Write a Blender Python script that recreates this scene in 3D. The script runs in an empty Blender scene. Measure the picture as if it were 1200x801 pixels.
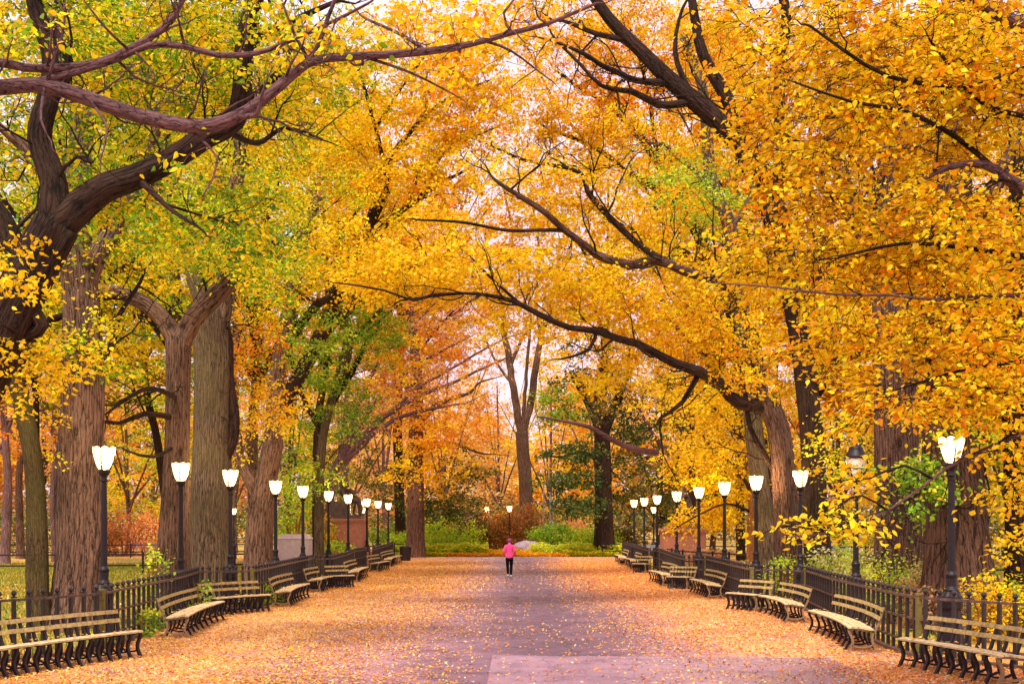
import bpy, bmesh, math, random
import numpy as np
from mathutils import Vector, Matrix, noise

random.seed(7)
rng = np.random.default_rng(7)
F, HZ, VX, CH = 1400.0, 616.0, 590.0, 2.2      # photo geometry: focal length in px, horizon row, vanishing column, eye height
sc = bpy.context.scene
COL = sc.collection


def P(px, py, Y):
    return np.array(((px - VX) / F * Y, Y, CH + (HZ - py) / F * Y))


def GX(px, Y):
    return (px - VX) / F * Y


# ------------------------------------------------------------------ object helpers
def link(o, parent=None):
    COL.objects.link(o)
    if parent is not None:
        o.parent = parent
    return o


def tag(o, label=None, cat=None, group=None, kind=None):
    if label: o['label'] = label
    if cat: o['category'] = cat
    if group: o['group'] = group
    if kind: o['kind'] = kind
    return o


def thing(name, label, cat, loc=(0, 0, 0), rotz=0.0, group=None):
    o = bpy.data.objects.new(name, None)
    o.empty_display_size = 0.2
    link(o)
    o.location = loc
    o.rotation_euler = (0, 0, rotz)
    return tag(o, label, cat, group)


def obj(name, me, mat=None, parent=None, loc=None):
    if mat is not None and not me.materials:
        me.materials.append(mat)
    o = bpy.data.objects.new(name, me)
    link(o, parent)
    if loc is not None:
        o.location = loc
    return o


def np_mesh(name, verts, faces_n, loops, smooth=False, uv=None, facecol=None):
    """verts (N,3); faces_n = verts per face (array); loops flat index array"""
    me = bpy.data.meshes.new(name)
    nv, nf, nl = len(verts), len(faces_n), len(loops)
    me.vertices.add(nv); me.loops.add(nl); me.polygons.add(nf)
    me.vertices.foreach_set('co', np.asarray(verts, dtype=np.float32).ravel())
    me.loops.foreach_set('vertex_index', np.asarray(loops, dtype=np.int32))
    starts = np.concatenate(([0], np.cumsum(faces_n)[:-1])).astype(np.int32)
    me.polygons.foreach_set('loop_start', starts)
    try:
        me.polygons.foreach_set('loop_total', np.asarray(faces_n, dtype=np.int32))
    except Exception:
        pass
    if uv is not None:
        l = me.uv_layers.new(name='UVMap')
        l.data.foreach_set('uv', np.asarray(uv, dtype=np.float32).ravel())
    if facecol is not None:
        a = me.attributes.new('leaf_color', 'FLOAT_COLOR', 'FACE')
        c = np.ones((nf, 4), dtype=np.float32); c[:, :3] = facecol
        a.data.foreach_set('color', c.ravel())
    me.polygons.foreach_set('use_smooth', np.full(nf, smooth, dtype=bool))
    me.update(calc_edges=True)
    return me


class Tubes:
    """collects tapered tubes, boxes and lathes into one mesh"""
    def __init__(self):
        self.v, self.fn, self.l, self.uv, self.n = [], [], [], [], 0

    def tube(self, pts, rad, sides=6, rough=0.0, cap=True, seed=0.0):
        pts = np.asarray(pts, float); rad = np.asarray(rad, float)
        m = len(pts)
        if m < 2: return
        t = np.gradient(pts, axis=0)
        t /= np.linalg.norm(t, axis=1)[:, None] + 1e-9
        up = np.array((0, 1, 0.02)) if abs(t[0][1]) < 0.9 else np.array((0, 0, 1.0))
        u = up - t[0] * np.dot(up, t[0]); u /= np.linalg.norm(u)
        U = np.zeros((m, 3))
        for i in range(m):
            u = u - t[i] * np.dot(u, t[i]); u /= np.linalg.norm(u) + 1e-9
            U[i] = u
        W = np.cross(t, U)
        a = np.linspace(0, 2 * math.pi, sides, endpoint=False)
        ca, sa = np.cos(a), np.sin(a)
        R = np.repeat(rad[:, None], sides, 1)
        if rough > 0:
            ln = np.concatenate(([0], np.cumsum(np.linalg.norm(np.diff(pts, axis=0), axis=1))))
            for i in range(m):
                for k in range(sides):
                    R[i, k] *= 1 + rough * noise.noise((ca[k] * 1.6 + seed, sa[k] * 1.6, ln[i] * 0.55)) \
                        + rough * 0.55 * noise.noise((ca[k] * 4 + seed, sa[k] * 4, ln[i] * 0.9))
        V = pts[:, None, :] + R[:, :, None] * (U[:, None, :] * ca[None, :, None] + W[:, None, :] * sa[None, :, None])
        base = self.n
        self.v.append(V.reshape(-1, 3)); self.n += m * sides
        i = np.arange(m - 1)[:, None]; k = np.arange(sides)[None, :]; k2 = (k + 1) % sides
        q = np.stack(np.broadcast_arrays(i * sides + k, i * sides + k2, (i + 1) * sides + k2, (i + 1) * sides + k), -1).reshape(-1, 4) + base
        self.l.append(q.ravel()); self.fn.append(np.full(len(q), 4))
        ln = np.concatenate(([0], np.cumsum(np.linalg.norm(np.diff(pts, axis=0), axis=1))))
        c = 2 * math.pi * float(rad.mean())
        u0 = (k / sides) * c; u1 = ((k + 1) / sides) * c
        v0 = ln[:-1][:, None]; v1 = ln[1:][:, None]
        uv = np.stack([np.stack(np.broadcast_arrays(u0, v0), -1), np.stack(np.broadcast_arrays(u1, v0), -1),
                       np.stack(np.broadcast_arrays(u1, v1), -1), np.stack(np.broadcast_arrays(u0, v1), -1)], 2)
        self.uv.append(uv.reshape(-1, 2))
        if cap:
            for ring in ((np.arange(sides)[::-1] + base), (np.arange(sides) + base + (m - 1) * sides)):
                self.l.append(ring); self.fn.append(np.array([sides])); self.uv.append(np.zeros((sides, 2)))

    def prism(self, corners8):
        """box from 8 corners: bottom 4 ccw then top 4 ccw"""
        b = self.n
        self.v.append(np.asarray(corners8, float)); self.n += 8
        q = np.array([[0, 3, 2, 1], [4, 5, 6, 7], [0, 1, 5, 4], [1, 2, 6, 5], [2, 3, 7, 6], [3, 0, 4, 7]]) + b
        self.l.append(q.ravel()); self.fn.append(np.full(6, 4))
        self.uv.append(np.zeros((24, 2)))

    def box(self, c, s, rz=0.0):
        x, y, z = s[0] / 2, s[1] / 2, s[2] / 2
        co = np.array([(-x, -y, -z), (x, -y, -z), (x, y, -z), (-x, y, -z), (-x, -y, z), (x, -y, z), (x, y, z), (-x, y, z)])
        cr, sr = math.cos(rz), math.sin(rz)
        co = np.stack((co[:, 0] * cr - co[:, 1] * sr, co[:, 0] * sr + co[:, 1] * cr, co[:, 2]), 1) + np.asarray(c)
        self.prism(co)

    def bar(self, a, b, w, h):
        """rectangular bar from a to b: w horizontal width, h vertical height"""
        a = np.asarray(a, float); b = np.asarray(b, float)
        d = b - a; hd = np.array((-d[1], d[0], 0)); n = np.linalg.norm(hd)
        s = hd / n if n > 1e-6 else np.array((1.0, 0, 0))
        upv = np.cross(d / np.linalg.norm(d), s); upv *= -1 if upv[2] > 0 else 1
        upv = -upv
        s = s * w / 2; u = upv * h / 2
        self.prism([a + s - u, a - s - u, b - s - u, b + s - u, a + s + u, a - s + u, b - s + u, b + s + u])

    def strap(self, prof, w, th, tf):
        """flat strap swept along a (y,z) profile, w across x, th thick; tf maps local points to out"""
        prof = np.asarray(prof, float)
        t = np.gradient(prof, axis=0); t /= np.linalg.norm(t, axis=1)[:, None]
        nrm = np.stack((-t[:, 1], t[:, 0]), 1) * th / 2
        A, B = prof + nrm, prof - nrm
        for i in range(len(prof) - 1):
            c = []
            for (p, q) in ((A[i], B[i]), (A[i + 1], B[i + 1])):
                c += [(-w / 2, p[0], p[1]), (w / 2, p[0], p[1]), (w / 2, q[0], q[1]), (-w / 2, q[0], q[1])]
            self.prism([tf(x) for x in c])

    def lathe(self, prof, sides=16, c=(0, 0, 0), flute=0.0, nf=8):
        prof = np.asarray(prof, float)
        a = np.linspace(0, 2 * math.pi, sides, endpoint=False)
        rr = 1 + flute * np.cos(a * nf)
        V = np.stack([np.outer(prof[:, 0], np.cos(a) * rr), np.outer(prof[:, 0], np.sin(a) * rr), np.repeat(prof[:, 1][:, None], sides, 1)], -1) + np.asarray(c)
        b = self.n; m = len(prof)
        self.v.append(V.reshape(-1, 3)); self.n += m * sides
        i = np.arange(m - 1)[:, None]; k = np.arange(sides)[None, :]; k2 = (k + 1) % sides
        q = np.stack(np.broadcast_arrays(i * sides + k, i * sides + k2, (i + 1) * sides + k2, (i + 1) * sides + k), -1).reshape(-1, 4) + b
        self.l.append(q.ravel()); self.fn.append(np.full(len(q), 4)); self.uv.append(np.zeros((len(q) * 4, 2)))
        for ring in ((np.arange(sides)[::-1] + b), (np.arange(sides) + b + (m - 1) * sides)):
            self.l.append(ring); self.fn.append(np.array([sides])); self.uv.append(np.zeros((sides, 2)))

    def mesh(self, name, smooth=False):
        return np_mesh(name, np.concatenate(self.v), np.concatenate(self.fn), np.concatenate(self.l), smooth, np.concatenate(self.uv))


# ------------------------------------------------------------------ materials
def new_mat(name):
    m = bpy.data.materials.new(name); m.use_nodes = True
    nt = m.node_tree
    return m, nt, nt.nodes['Principled BSDF']


def N(nt, t, **kw):
    n = nt.nodes.new(t)
    for k, v in kw.items():
        if k in n.inputs: n.inputs[k].default_value = v
        else: setattr(n, k, v)
    return n


def ramp(nt, stops):
    r = nt.nodes.new('ShaderNodeValToRGB')
    e = r.color_ramp.elements
    while len(e) < len(stops): e.new(0.5)
    for x, (p, c) in zip(e, stops):
        x.position = p; x.color = (*c, 1) if len(c) == 3 else c
    return r


def mixc(nt, fac, a, b, blend='MIX'):
    m = nt.nodes.new('ShaderNodeMix'); m.data_type = 'RGBA'; m.blend_type = blend
    for sock, v in ((m.inputs[0], fac), (m.inputs[6], a), (m.inputs[7], b)):
        if hasattr(v, 'links') or hasattr(v, 'is_output'): nt.links.new(v, sock)
        else: sock.default_value = v if not isinstance(v, tuple) else ((*v, 1) if len(v) == 3 else v)
    return m.outputs[2]


def simple(name, col, rough=0.6, metal=0.0, var=0.25, scale=12.0, bump=0.15, coord='Object', spec=0.4):
    m, nt, p = new_mat(name)
    tc = N(nt, 'ShaderNodeTexCoord')
    n = N(nt, 'ShaderNodeTexNoise', Scale=scale, Detail=6.0, Roughness=0.65)
    nt.links.new(tc.outputs[coord], n.inputs['Vector'])
    a = tuple(c * (1 - var) for c in col); b = tuple(min(1, c * (1 + var)) for c in col)
    r = ramp(nt, [(0.3, a), (0.7, b)])
    nt.links.new(n.outputs['Fac'], r.inputs[0]); nt.links.new(r.outputs[0], p.inputs['Base Color'])
    p.inputs['Roughness'].default_value = rough; p.inputs['Metallic'].default_value = metal
    p.inputs['Specular IOR Level'].default_value = spec
    if bump:
        bp = N(nt, 'ShaderNodeBump', Strength=bump, Distance=0.01)
        nt.links.new(n.outputs['Fac'], bp.inputs['Height']); nt.links.new(bp.outputs[0], p.inputs['Normal'])
    return m


def bark(name, dark, light, moss=0.0, mosscol=(0.10, 0.11, 0.03), su=17.0, sv=3.2, bump=1.0):
    m, nt, p = new_mat(name)
    uv = N(nt, 'ShaderNodeUVMap')
    mp = N(nt, 'ShaderNodeMapping'); mp.inputs['Scale'].default_value = (su, sv, 1)
    nt.links.new(uv.outputs[0], mp.inputs['Vector'])
    wn = N(nt, 'ShaderNodeTexNoise', Scale=0.9, Detail=3.0); nt.links.new(mp.outputs[0], wn.inputs['Vector'])
    mp2 = N(nt, 'ShaderNodeMapping'); mp2.inputs['Scale'].default_value = (su * 1.5, sv * 0.55, 1)
    nt.links.new(uv.outputs[0], mp2.inputs['Vector'])
    wc = mixc(nt, 0.9, mp2.outputs[0], wn.outputs['Color'], 'LINEAR_LIGHT')
    vo = N(nt, 'ShaderNodeTexVoronoi', Scale=0.62, feature='DISTANCE_TO_EDGE')
    nt.links.new(wc, vo.inputs['Vector'])
    n = N(nt, 'ShaderNodeTexNoise', Scale=1.3, Detail=7.0, Roughness=0.68, Distortion=0.5)
    nt.links.new(mp.outputs[0], n.inputs['Vector'])
    vr = ramp(nt, [(0.0, (0, 0, 0)), (0.10, (0.6, 0.6, 0.6)), (0.3, (1, 1, 1))]); nt.links.new(vo.outputs['Distance'], vr.inputs[0])
    m1 = N(nt, 'ShaderNodeMath', operation='MULTIPLY'); m1.inputs[1].default_value = 0.30; nt.links.new(vr.outputs[0], m1.inputs[0])
    mm = N(nt, 'ShaderNodeMath', operation='MULTIPLY_ADD'); mm.inputs[1].default_value = 0.95
    nt.links.new(n.outputs['Fac'], mm.inputs[0]); nt.links.new(m1.outputs[0], mm.inputs[2])
    r = ramp(nt, [(0.44, dark), (0.60, tuple(0.5 * a + 0.5 * b for a, b in zip(dark, light))), (0.90, light)])
    nt.links.new(mm.outputs[0], r.inputs[0])
    tc = N(nt, 'ShaderNodeTexCoord')
    n2 = N(nt, 'ShaderNodeTexNoise', Scale=0.8, Detail=5.0)
    nt.links.new(tc.outputs['Object'], n2.inputs['Vector'])
    mr = ramp(nt, [(0.45 - 0.1 * moss, (0, 0, 0)), (0.62, (moss, moss, moss))])
    nt.links.new(n2.outputs['Fac'], mr.inputs[0])
    c = mixc(nt, mr.outputs[0], r.outputs[0], mosscol)
    n3 = N(nt, 'ShaderNodeTexNoise', Scale=0.5, Detail=3.0)
    nt.links.new(tc.outputs['Object'], n3.inputs['Vector'])
    r3 = ramp(nt, [(0.3, (0.7, 0.66, 0.66)), (0.7, (1.25, 1.15, 1.12))])
    nt.links.new(n3.outputs['Fac'], r3.inputs[0])
    c = mixc(nt, 1.0, c, r3.outputs[0], 'MULTIPLY')
    nt.links.new(c, p.inputs['Base Color'])
    p.inputs['Roughness'].default_value = 0.9; p.inputs['Specular IOR Level'].default_value = 0.2
    bp = N(nt, 'ShaderNodeBump', Strength=bump, Distance=0.12)
    nt.links.new(mm.outputs[0], bp.inputs['Height']); nt.links.new(bp.outputs[0], p.inputs['Normal'])
    return m


def leaf_mat(name, trans=0.45, rough=0.5):
    m, nt, p = new_mat(name)
    at = N(nt, 'ShaderNodeAttribute', attribute_name='leaf_color')
    nt.links.new(at.outputs['Color'], p.inputs['Base Color'])
    p.inputs['Roughness'].default_value = rough; p.inputs['Specular IOR Level'].default_value = 0.25
    tr = N(nt, 'ShaderNodeBsdfTranslucent')
    nt.links.new(at.outputs['Color'], tr.inputs['Color'])
    mx = N(nt, 'ShaderNodeMixShader'); mx.inputs[0].default_value = trans
    nt.links.new(p.outputs[0], mx.inputs[1]); nt.links.new(tr.outputs[0], mx.inputs[2])
    nt.links.new(mx.outputs[0], nt.nodes['Material Output'].inputs['Surface'])
    return m


M = {}
M['leaf'] = leaf_mat('autumn_leaf', 0.52)
M['litter'] = leaf_mat('fallen_leaf', 0.15, 0.6)
M['bark_dark'] = bark('dark_elm_bark', (0.006, 0.003, 0.003), (0.075, 0.038, 0.027), 0.08)
M['bark_brown'] = bark('brown_elm_bark', (0.030, 0.015, 0.011), (0.30, 0.185, 0.125), 0.10)
M['bark_grey'] = bark('grey_mossy_bark', (0.028, 0.018, 0.012), (0.26, 0.185, 0.115), 0.55, (0.16, 0.14, 0.05))
M['bark_moss'] = bark('mossy_bark', (0.035, 0.022, 0.012), (0.17, 0.12, 0.05), 0.8, (0.13, 0.12, 0.03), 26, 6)
M['bark_mauve'] = bark('mauve_bough_bark', (0.03, 0.014, 0.016), (0.21, 0.115, 0.12), 0.0, su=22, sv=9, bump=0.5)
M['bark_red'] = bark('reddish_bark', (0.022, 0.010, 0.008), (0.25, 0.14, 0.10), 0.1)
M['bark_pale'] = bark('pale_pinkish_bark', (0.12, 0.065, 0.065), (0.36, 0.22, 0.21), 0.0)
M['bark_orange'] = bark('orange_sapling_bark', (0.25, 0.09, 0.03), (0.6, 0.28, 0.10), 0.0, su=25, sv=10)
M['iron'] = simple('black_painted_iron', (0.016, 0.010, 0.014), 0.5, 0.0, 0.4, 30, 0.08, spec=0.3)
M['iron_fence'] = simple('black_fence_paint', (0.024, 0.014, 0.017), 0.45, 0.0, 0.5, 14, 0.1, spec=0.5)
M['rail'] = simple('lit_rail_paint', (0.11, 0.06, 0.045), 0.5, 0.0, 0.6, 9, 0.1)  # paler than the pickets: light on the rail tops put into the colour
M['post_olive'] = simple('mossy_olive_post', (0.16, 0.13, 0.025), 0.7, 0.0, 0.4, 15, 0.2)
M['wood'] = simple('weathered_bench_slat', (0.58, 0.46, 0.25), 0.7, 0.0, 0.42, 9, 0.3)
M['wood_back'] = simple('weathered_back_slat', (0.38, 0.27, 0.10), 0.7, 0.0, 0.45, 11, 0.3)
M['tan'] = simple('tan_bench_end', (0.22, 0.14, 0.07), 0.65, 0.0, 0.35, 15, 0.2)
M['brownstone'] = simple('reddish_granite', (0.42, 0.17, 0.11), 0.7, 0.0, 0.2, 8, 0.2)
M['greystone'] = simple('lavender_grey_stone', (0.40, 0.33, 0.37), 0.75, 0.0, 0.15, 6, 0.2)
M['bronze'] = simple('dark_bronze', (0.11, 0.075, 0.065), 0.5, 0.3, 0.4, 5, 0.2)
M['rock'] = simple('lavender_boulder', (0.34, 0.25, 0.33), 0.85, 0.0, 0.25, 4, 0.5)
M['slate'] = simple('grey_bench_paint', (0.22, 0.22, 0.27), 0.6, 0.0, 0.2, 8, 0.1)
M['can'] = simple('dark_trash_can_paint', (0.05, 0.035, 0.045), 0.5, 0.0, 0.3, 10, 0.1)
M['jacket'] = simple('pink_running_jacket', (0.80, 0.05, 0.24), 0.8, 0.0, 0.12, 9, 0.3)
M['leggings'] = simple('black_leggings', (0.006, 0.004, 0.006), 0.9, 0.0, 0.3, 9, 0.0, spec=0.05)
M['skin'] = simple('skin', (0.50, 0.27, 0.20), 0.55, 0.0, 0.08, 9, 0.05)
M['hair'] = simple('plum_hair', (0.22, 0.03, 0.14), 0.6, 0.0, 0.4, 30, 0.3)
M['shoe'] = simple('pale_grey_shoe', (0.45, 0.42, 0.50), 0.6, 0.0, 0.15, 20, 0.1)


def emit(name, col, s):
    m, nt, p = new_mat(name)
    p.inputs['Base Color'].default_value = (0.9, 0.85, 0.75, 1)
    p.inputs['Roughness'].default_value = 0.25
    p.inputs['Emission Color'].default_value = (*col, 1); p.inputs['Emission Strength'].default_value = s
    return m




def lamp_glass():
    m, nt, p = new_mat('lit_lamp_glass')
    tc = N(nt, 'ShaderNodeTexCoord'); sx = N(nt, 'ShaderNodeSeparateXYZ'); nt.links.new(tc.outputs['Object'], sx.inputs[0])
    def mth(op, *a):
        n = N(nt, 'ShaderNodeMath', operation=op)
        for i, v in enumerate(a):
            if isinstance(v, (int, float)): n.inputs[i].default_value = v
            else: nt.links.new(v, n.inputs[i])
        return n.outputs[0]
    ang = mth('ARCTAN2', sx.outputs['Y'], sx.outputs['X'])
    lobe = mth('ABSOLUTE', mth('COSINE', mth('MULTIPLY', ang, 4.0)))
    zz = mth('SUBTRACT', sx.outputs['Z'], 3.29)
    zr = ramp(nt, [(0.0, (0.12,) * 3), (0.25, (0.6,) * 3), (0.55, (1, 1, 1)), (0.85, (0.55,) * 3), (1.0, (0.25,) * 3)])
    nt.links.new(mth('DIVIDE', zz, 0.46), zr.inputs[0])
    lr = ramp(nt, [(0.0, (0.12,) * 3), (0.5, (1, 1, 1))]); nt.links.new(lobe, lr.inputs[0])
    s = mth('MULTIPLY', mth('MULTIPLY', zr.outputs[0], lr.outputs[0]), 5.0)
    p.inputs['Base Color'].default_value = (0.03, 0.025, 0.02, 1); p.inputs['Roughness'].default_value = 0.2; p.inputs['Specular IOR Level'].default_value = 0.2
    p.inputs['Emission Color'].default_value = (1.0, 0.72, 0.33, 1)
    nt.links.new(s, p.inputs['Emission Strength'])
    tp = N(nt, 'ShaderNodeBsdfTransparent'); mx = N(nt, 'ShaderNodeMixShader'); mx.inputs[0].default_value = 0.45
    nt.links.new(p.outputs[0], mx.inputs[1]); nt.links.new(tp.outputs[0], mx.inputs[2])
    nt.links.new(mx.outputs[0], nt.nodes['Material Output'].inputs['Surface'])
    return m


M['lit'] = lamp_glass()
M['unlit'] = emit('unlit_lamp_glass', (1.0, 0.8, 0.7), 0.0)

# ------------------------------------------------------------------ leaves
SHAPES = {
    4: (np.array([(0, 0, 0), (0.33, 0.45, 0.07), (0, 1.0, -0.05), (-0.33, 0.45, 0.07)]), [4]),
    6: (np.array([(0, 0, 0), (0.27, 0.2, 0.05), (0.36, 0.5, 0.08), (0, 1.08, -0.1), (-0.36, 0.5, 0.08), (-0.27, 0.2, 0.05)]), [6]),
}


def leaf_mesh(name, pos, size, col, normal_up=0.45, shape=4, flat=1.0, droop=0.35, r=rng, axis=None):
    n = len(pos)
    nrm = r.normal(size=(n, 3)) * flat
    nrm[:, 2] = np.abs(nrm[:, 2]) + normal_up
    nrm /= np.linalg.norm(nrm, axis=1)[:, None]
    ax = r.normal(size=(n, 3)); ax[:, 2] -= droop
    if axis is not None: ax = axis + 0.35 * ax
    ax -= nrm * np.sum(ax * nrm, 1)[:, None]
    ax /= np.linalg.norm(ax, axis=1)[:, None] + 1e-9
    sd = np.cross(ax, nrm)
    base, fn = SHAPES[shape]
    k = len(base)
    bend = r.uniform(-1.6, 1.9, size=n)
    V = (pos[:, None, :]
         + size[:, None, None] * (sd[:, None, :] * base[None, :, 0, None] * r.uniform(0.8, 1.15, size=n)[:, None, None]
                                  + ax[:, None, :] * (base[None, :, 1, None] - 0.4)
                                  + nrm[:, None, :] * base[None, :, 2, None] * bend[:, None, None]))
    return np_mesh(name, V.reshape(-1, 3), np.full(n, k), np.arange(n * k), False, None, col)


PAL = {
    'gold':   [((0.95, 0.56, 0.006), 4), ((0.95, 0.67, 0.012), 3.4), ((0.93, 0.39, 0.004), 1.8), ((0.76, 0.24, 0.005), 0.7)],
    'yellow': [((0.95, 0.62, 0.008), 4), ((0.95, 0.54, 0.006), 3), ((0.80, 0.60, 0.015), 1)],
    'pale':   [((0.90, 0.62, 0.10), 4), ((0.92, 0.50, 0.07), 3), ((0.85, 0.55, 0.2), 1)],
    'yg':     [((0.92, 0.69, 0.010), 3.4), ((0.52, 0.58, 0.012), 2.5), ((0.22, 0.38, 0.012), 1.8), ((0.94, 0.58, 0.008), 2)],
    'gy':     [((0.85, 0.66, 0.010), 2.2), ((0.38, 0.52, 0.010), 3), ((0.15, 0.32, 0.012), 2.6), ((0.94, 0.58, 0.008), 1.2)],
    'green':  [((0.17, 0.35, 0.02), 3), ((0.32, 0.50, 0.03), 3), ((0.62, 0.58, 0.03), 1.2)],
    'bright': [((0.46, 0.66, 0.03), 3), ((0.70, 0.72, 0.04), 2), ((0.26, 0.46, 0.03), 1.5)],
    'dark':   [((0.045, 0.10, 0.022), 3), ((0.085, 0.15, 0.03), 2.4), ((0.22, 0.22, 0.03), 1)],
    'olive':  [((0.10, 0.12, 0.02), 3), ((0.24, 0.20, 0.025), 2), ((0.60, 0.32, 0.02), 1.3), ((0.06, 0.08, 0.02), 2)],
    'orange': [((0.92, 0.37, 0.015), 3), ((0.86, 0.25, 0.02), 1.8), ((0.93, 0.48, 0.015), 2.6)],
    'pink':   [((0.92, 0.45, 0.13), 2), ((0.86, 0.30, 0.12), 1.6), ((0.92, 0.55, 0.12), 2), ((0.75, 0.30, 0.20), 0.8)],
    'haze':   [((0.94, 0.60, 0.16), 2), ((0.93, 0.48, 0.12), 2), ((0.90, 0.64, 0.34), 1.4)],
    'red':    [((0.62, 0.10, 0.05), 2), ((0.40, 0.10, 0.04), 2), ((0.70, 0.25, 0.05), 1)],
    'rust':   [((0.50, 0.16, 0.03), 2), ((0.30, 0.14, 0.03), 2), ((0.16, 0.16, 0.03), 2), ((0.6, 0.2, 0.05), 1)],
    'plum':   [((0.16, 0.03, 0.06), 2), ((0.30, 0.06, 0.09), 1.5), ((0.10, 0.05, 0.04), 1)],
    'litter': [((0.92, 0.36, 0.05), 4), ((0.84, 0.22, 0.03), 3.2), ((0.93, 0.50, 0.13), 3), ((0.55, 0.13, 0.04), 1.8), ((0.93, 0.60, 0.34), 1.2)],
    'litter_y': [((0.93, 0.48, 0.05), 4), ((0.91, 0.33, 0.04), 3.2), ((0.93, 0.55, 0.13), 3), ((0.66, 0.20, 0.05), 1.6), ((0.94, 0.66, 0.38), 1)],
    'back_l': [((0.40, 0.36, 0.015), 2), ((0.62, 0.42, 0.012), 2), ((0.16, 0.22, 0.012), 2), ((0.80, 0.52, 0.01), 1.4)],  # darkened leaf mix: shade of the closed canopy put into the colours
    'back_r': [((0.78, 0.34, 0.006), 2), ((0.58, 0.21, 0.006), 2), ((0.88, 0.50, 0.008), 2), ((0.32, 0.13, 0.006), 1)],  # same canopy shade mixed into the leaf colours on the right
    'back_c': [((0.93, 0.54, 0.015), 2.4), ((0.86, 0.38, 0.02), 1.6), ((0.94, 0.66, 0.03), 2.4), ((0.55, 0.26, 0.015), 0.8)],
    'lime': [((0.80, 0.82, 0.06), 2), ((0.62, 0.76, 0.05), 2), ((0.93, 0.80, 0.05), 2), ((0.40, 0.56, 0.04), 1)],
    'aster':  [((0.80, 0.76, 0.62), 2), ((0.40, 0.52, 0.05), 3), ((0.62, 0.62, 0.10), 2), ((0.25, 0.36, 0.04), 1)],
    'dry':    [((0.55, 0.30, 0.16), 3), ((0.72, 0.42, 0.22), 2), ((0.40, 0.30, 0.08), 1.5)],
}


def pick(pal, n, r=rng, v=0.22):
    cols = np.array([c for c, w in PAL[pal]]); w = np.array([w for c, w in PAL[pal]])
    c = cols[r.choice(len(cols), n, p=w / w.sum())]
    return np.clip(c * np.exp(r.normal(0, v, size=n))[:, None], 0, 0.95)


def cluster_leaf_cols(pal, counts, r):
    """each cluster leans to one colour of its palette"""
    cols = np.array([c for c, w in PAL[pal]]); w = np.array([w for c, w in PAL[pal]]); w = w / w.sum()
    m = len(counts)
    dom = r.choice(len(cols), m, p=w)
    br = np.exp(r.normal(0, 0.16, size=m))
    idx = np.repeat(np.arange(m), counts)
    own = r.random(len(idx)) < 0.6
    ch = np.where(own, dom[idx], r.choice(len(cols), len(idx), p=w))
    return np.clip(cols[ch] * (br[idx] * np.exp(r.normal(0, 0.16, size=len(idx))))[:, None], 0, 0.95), idx


# ------------------------------------------------------------------ trees
def smooth_line(pts, rad, step):
    pts = np.asarray(pts, float); rad = np.asarray(rad, float)
    out, ro = [], []
    m = len(pts)
    for i in range(m - 1):
        p0 = pts[max(i - 1, 0)]; p1 = pts[i]; p2 = pts[i + 1]; p3 = pts[min(i + 2, m - 1)]
        k = max(2, int(np.linalg.norm(p2 - p1) / step))
        for j in range(k):
            t = j / k
            out.append(0.5 * ((2 * p1) + (-p0 + p2) * t + (2 * p0 - 5 * p1 + 4 * p2 - p3) * t * t + (-p0 + 3 * p1 - 3 * p2 + p3) * t ** 3))
            ro.append(rad[i] * (1 - t) + rad[i + 1] * t)
    out.append(pts[-1]); ro.append(rad[-1])
    return np.array(out), np.array(ro)


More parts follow.
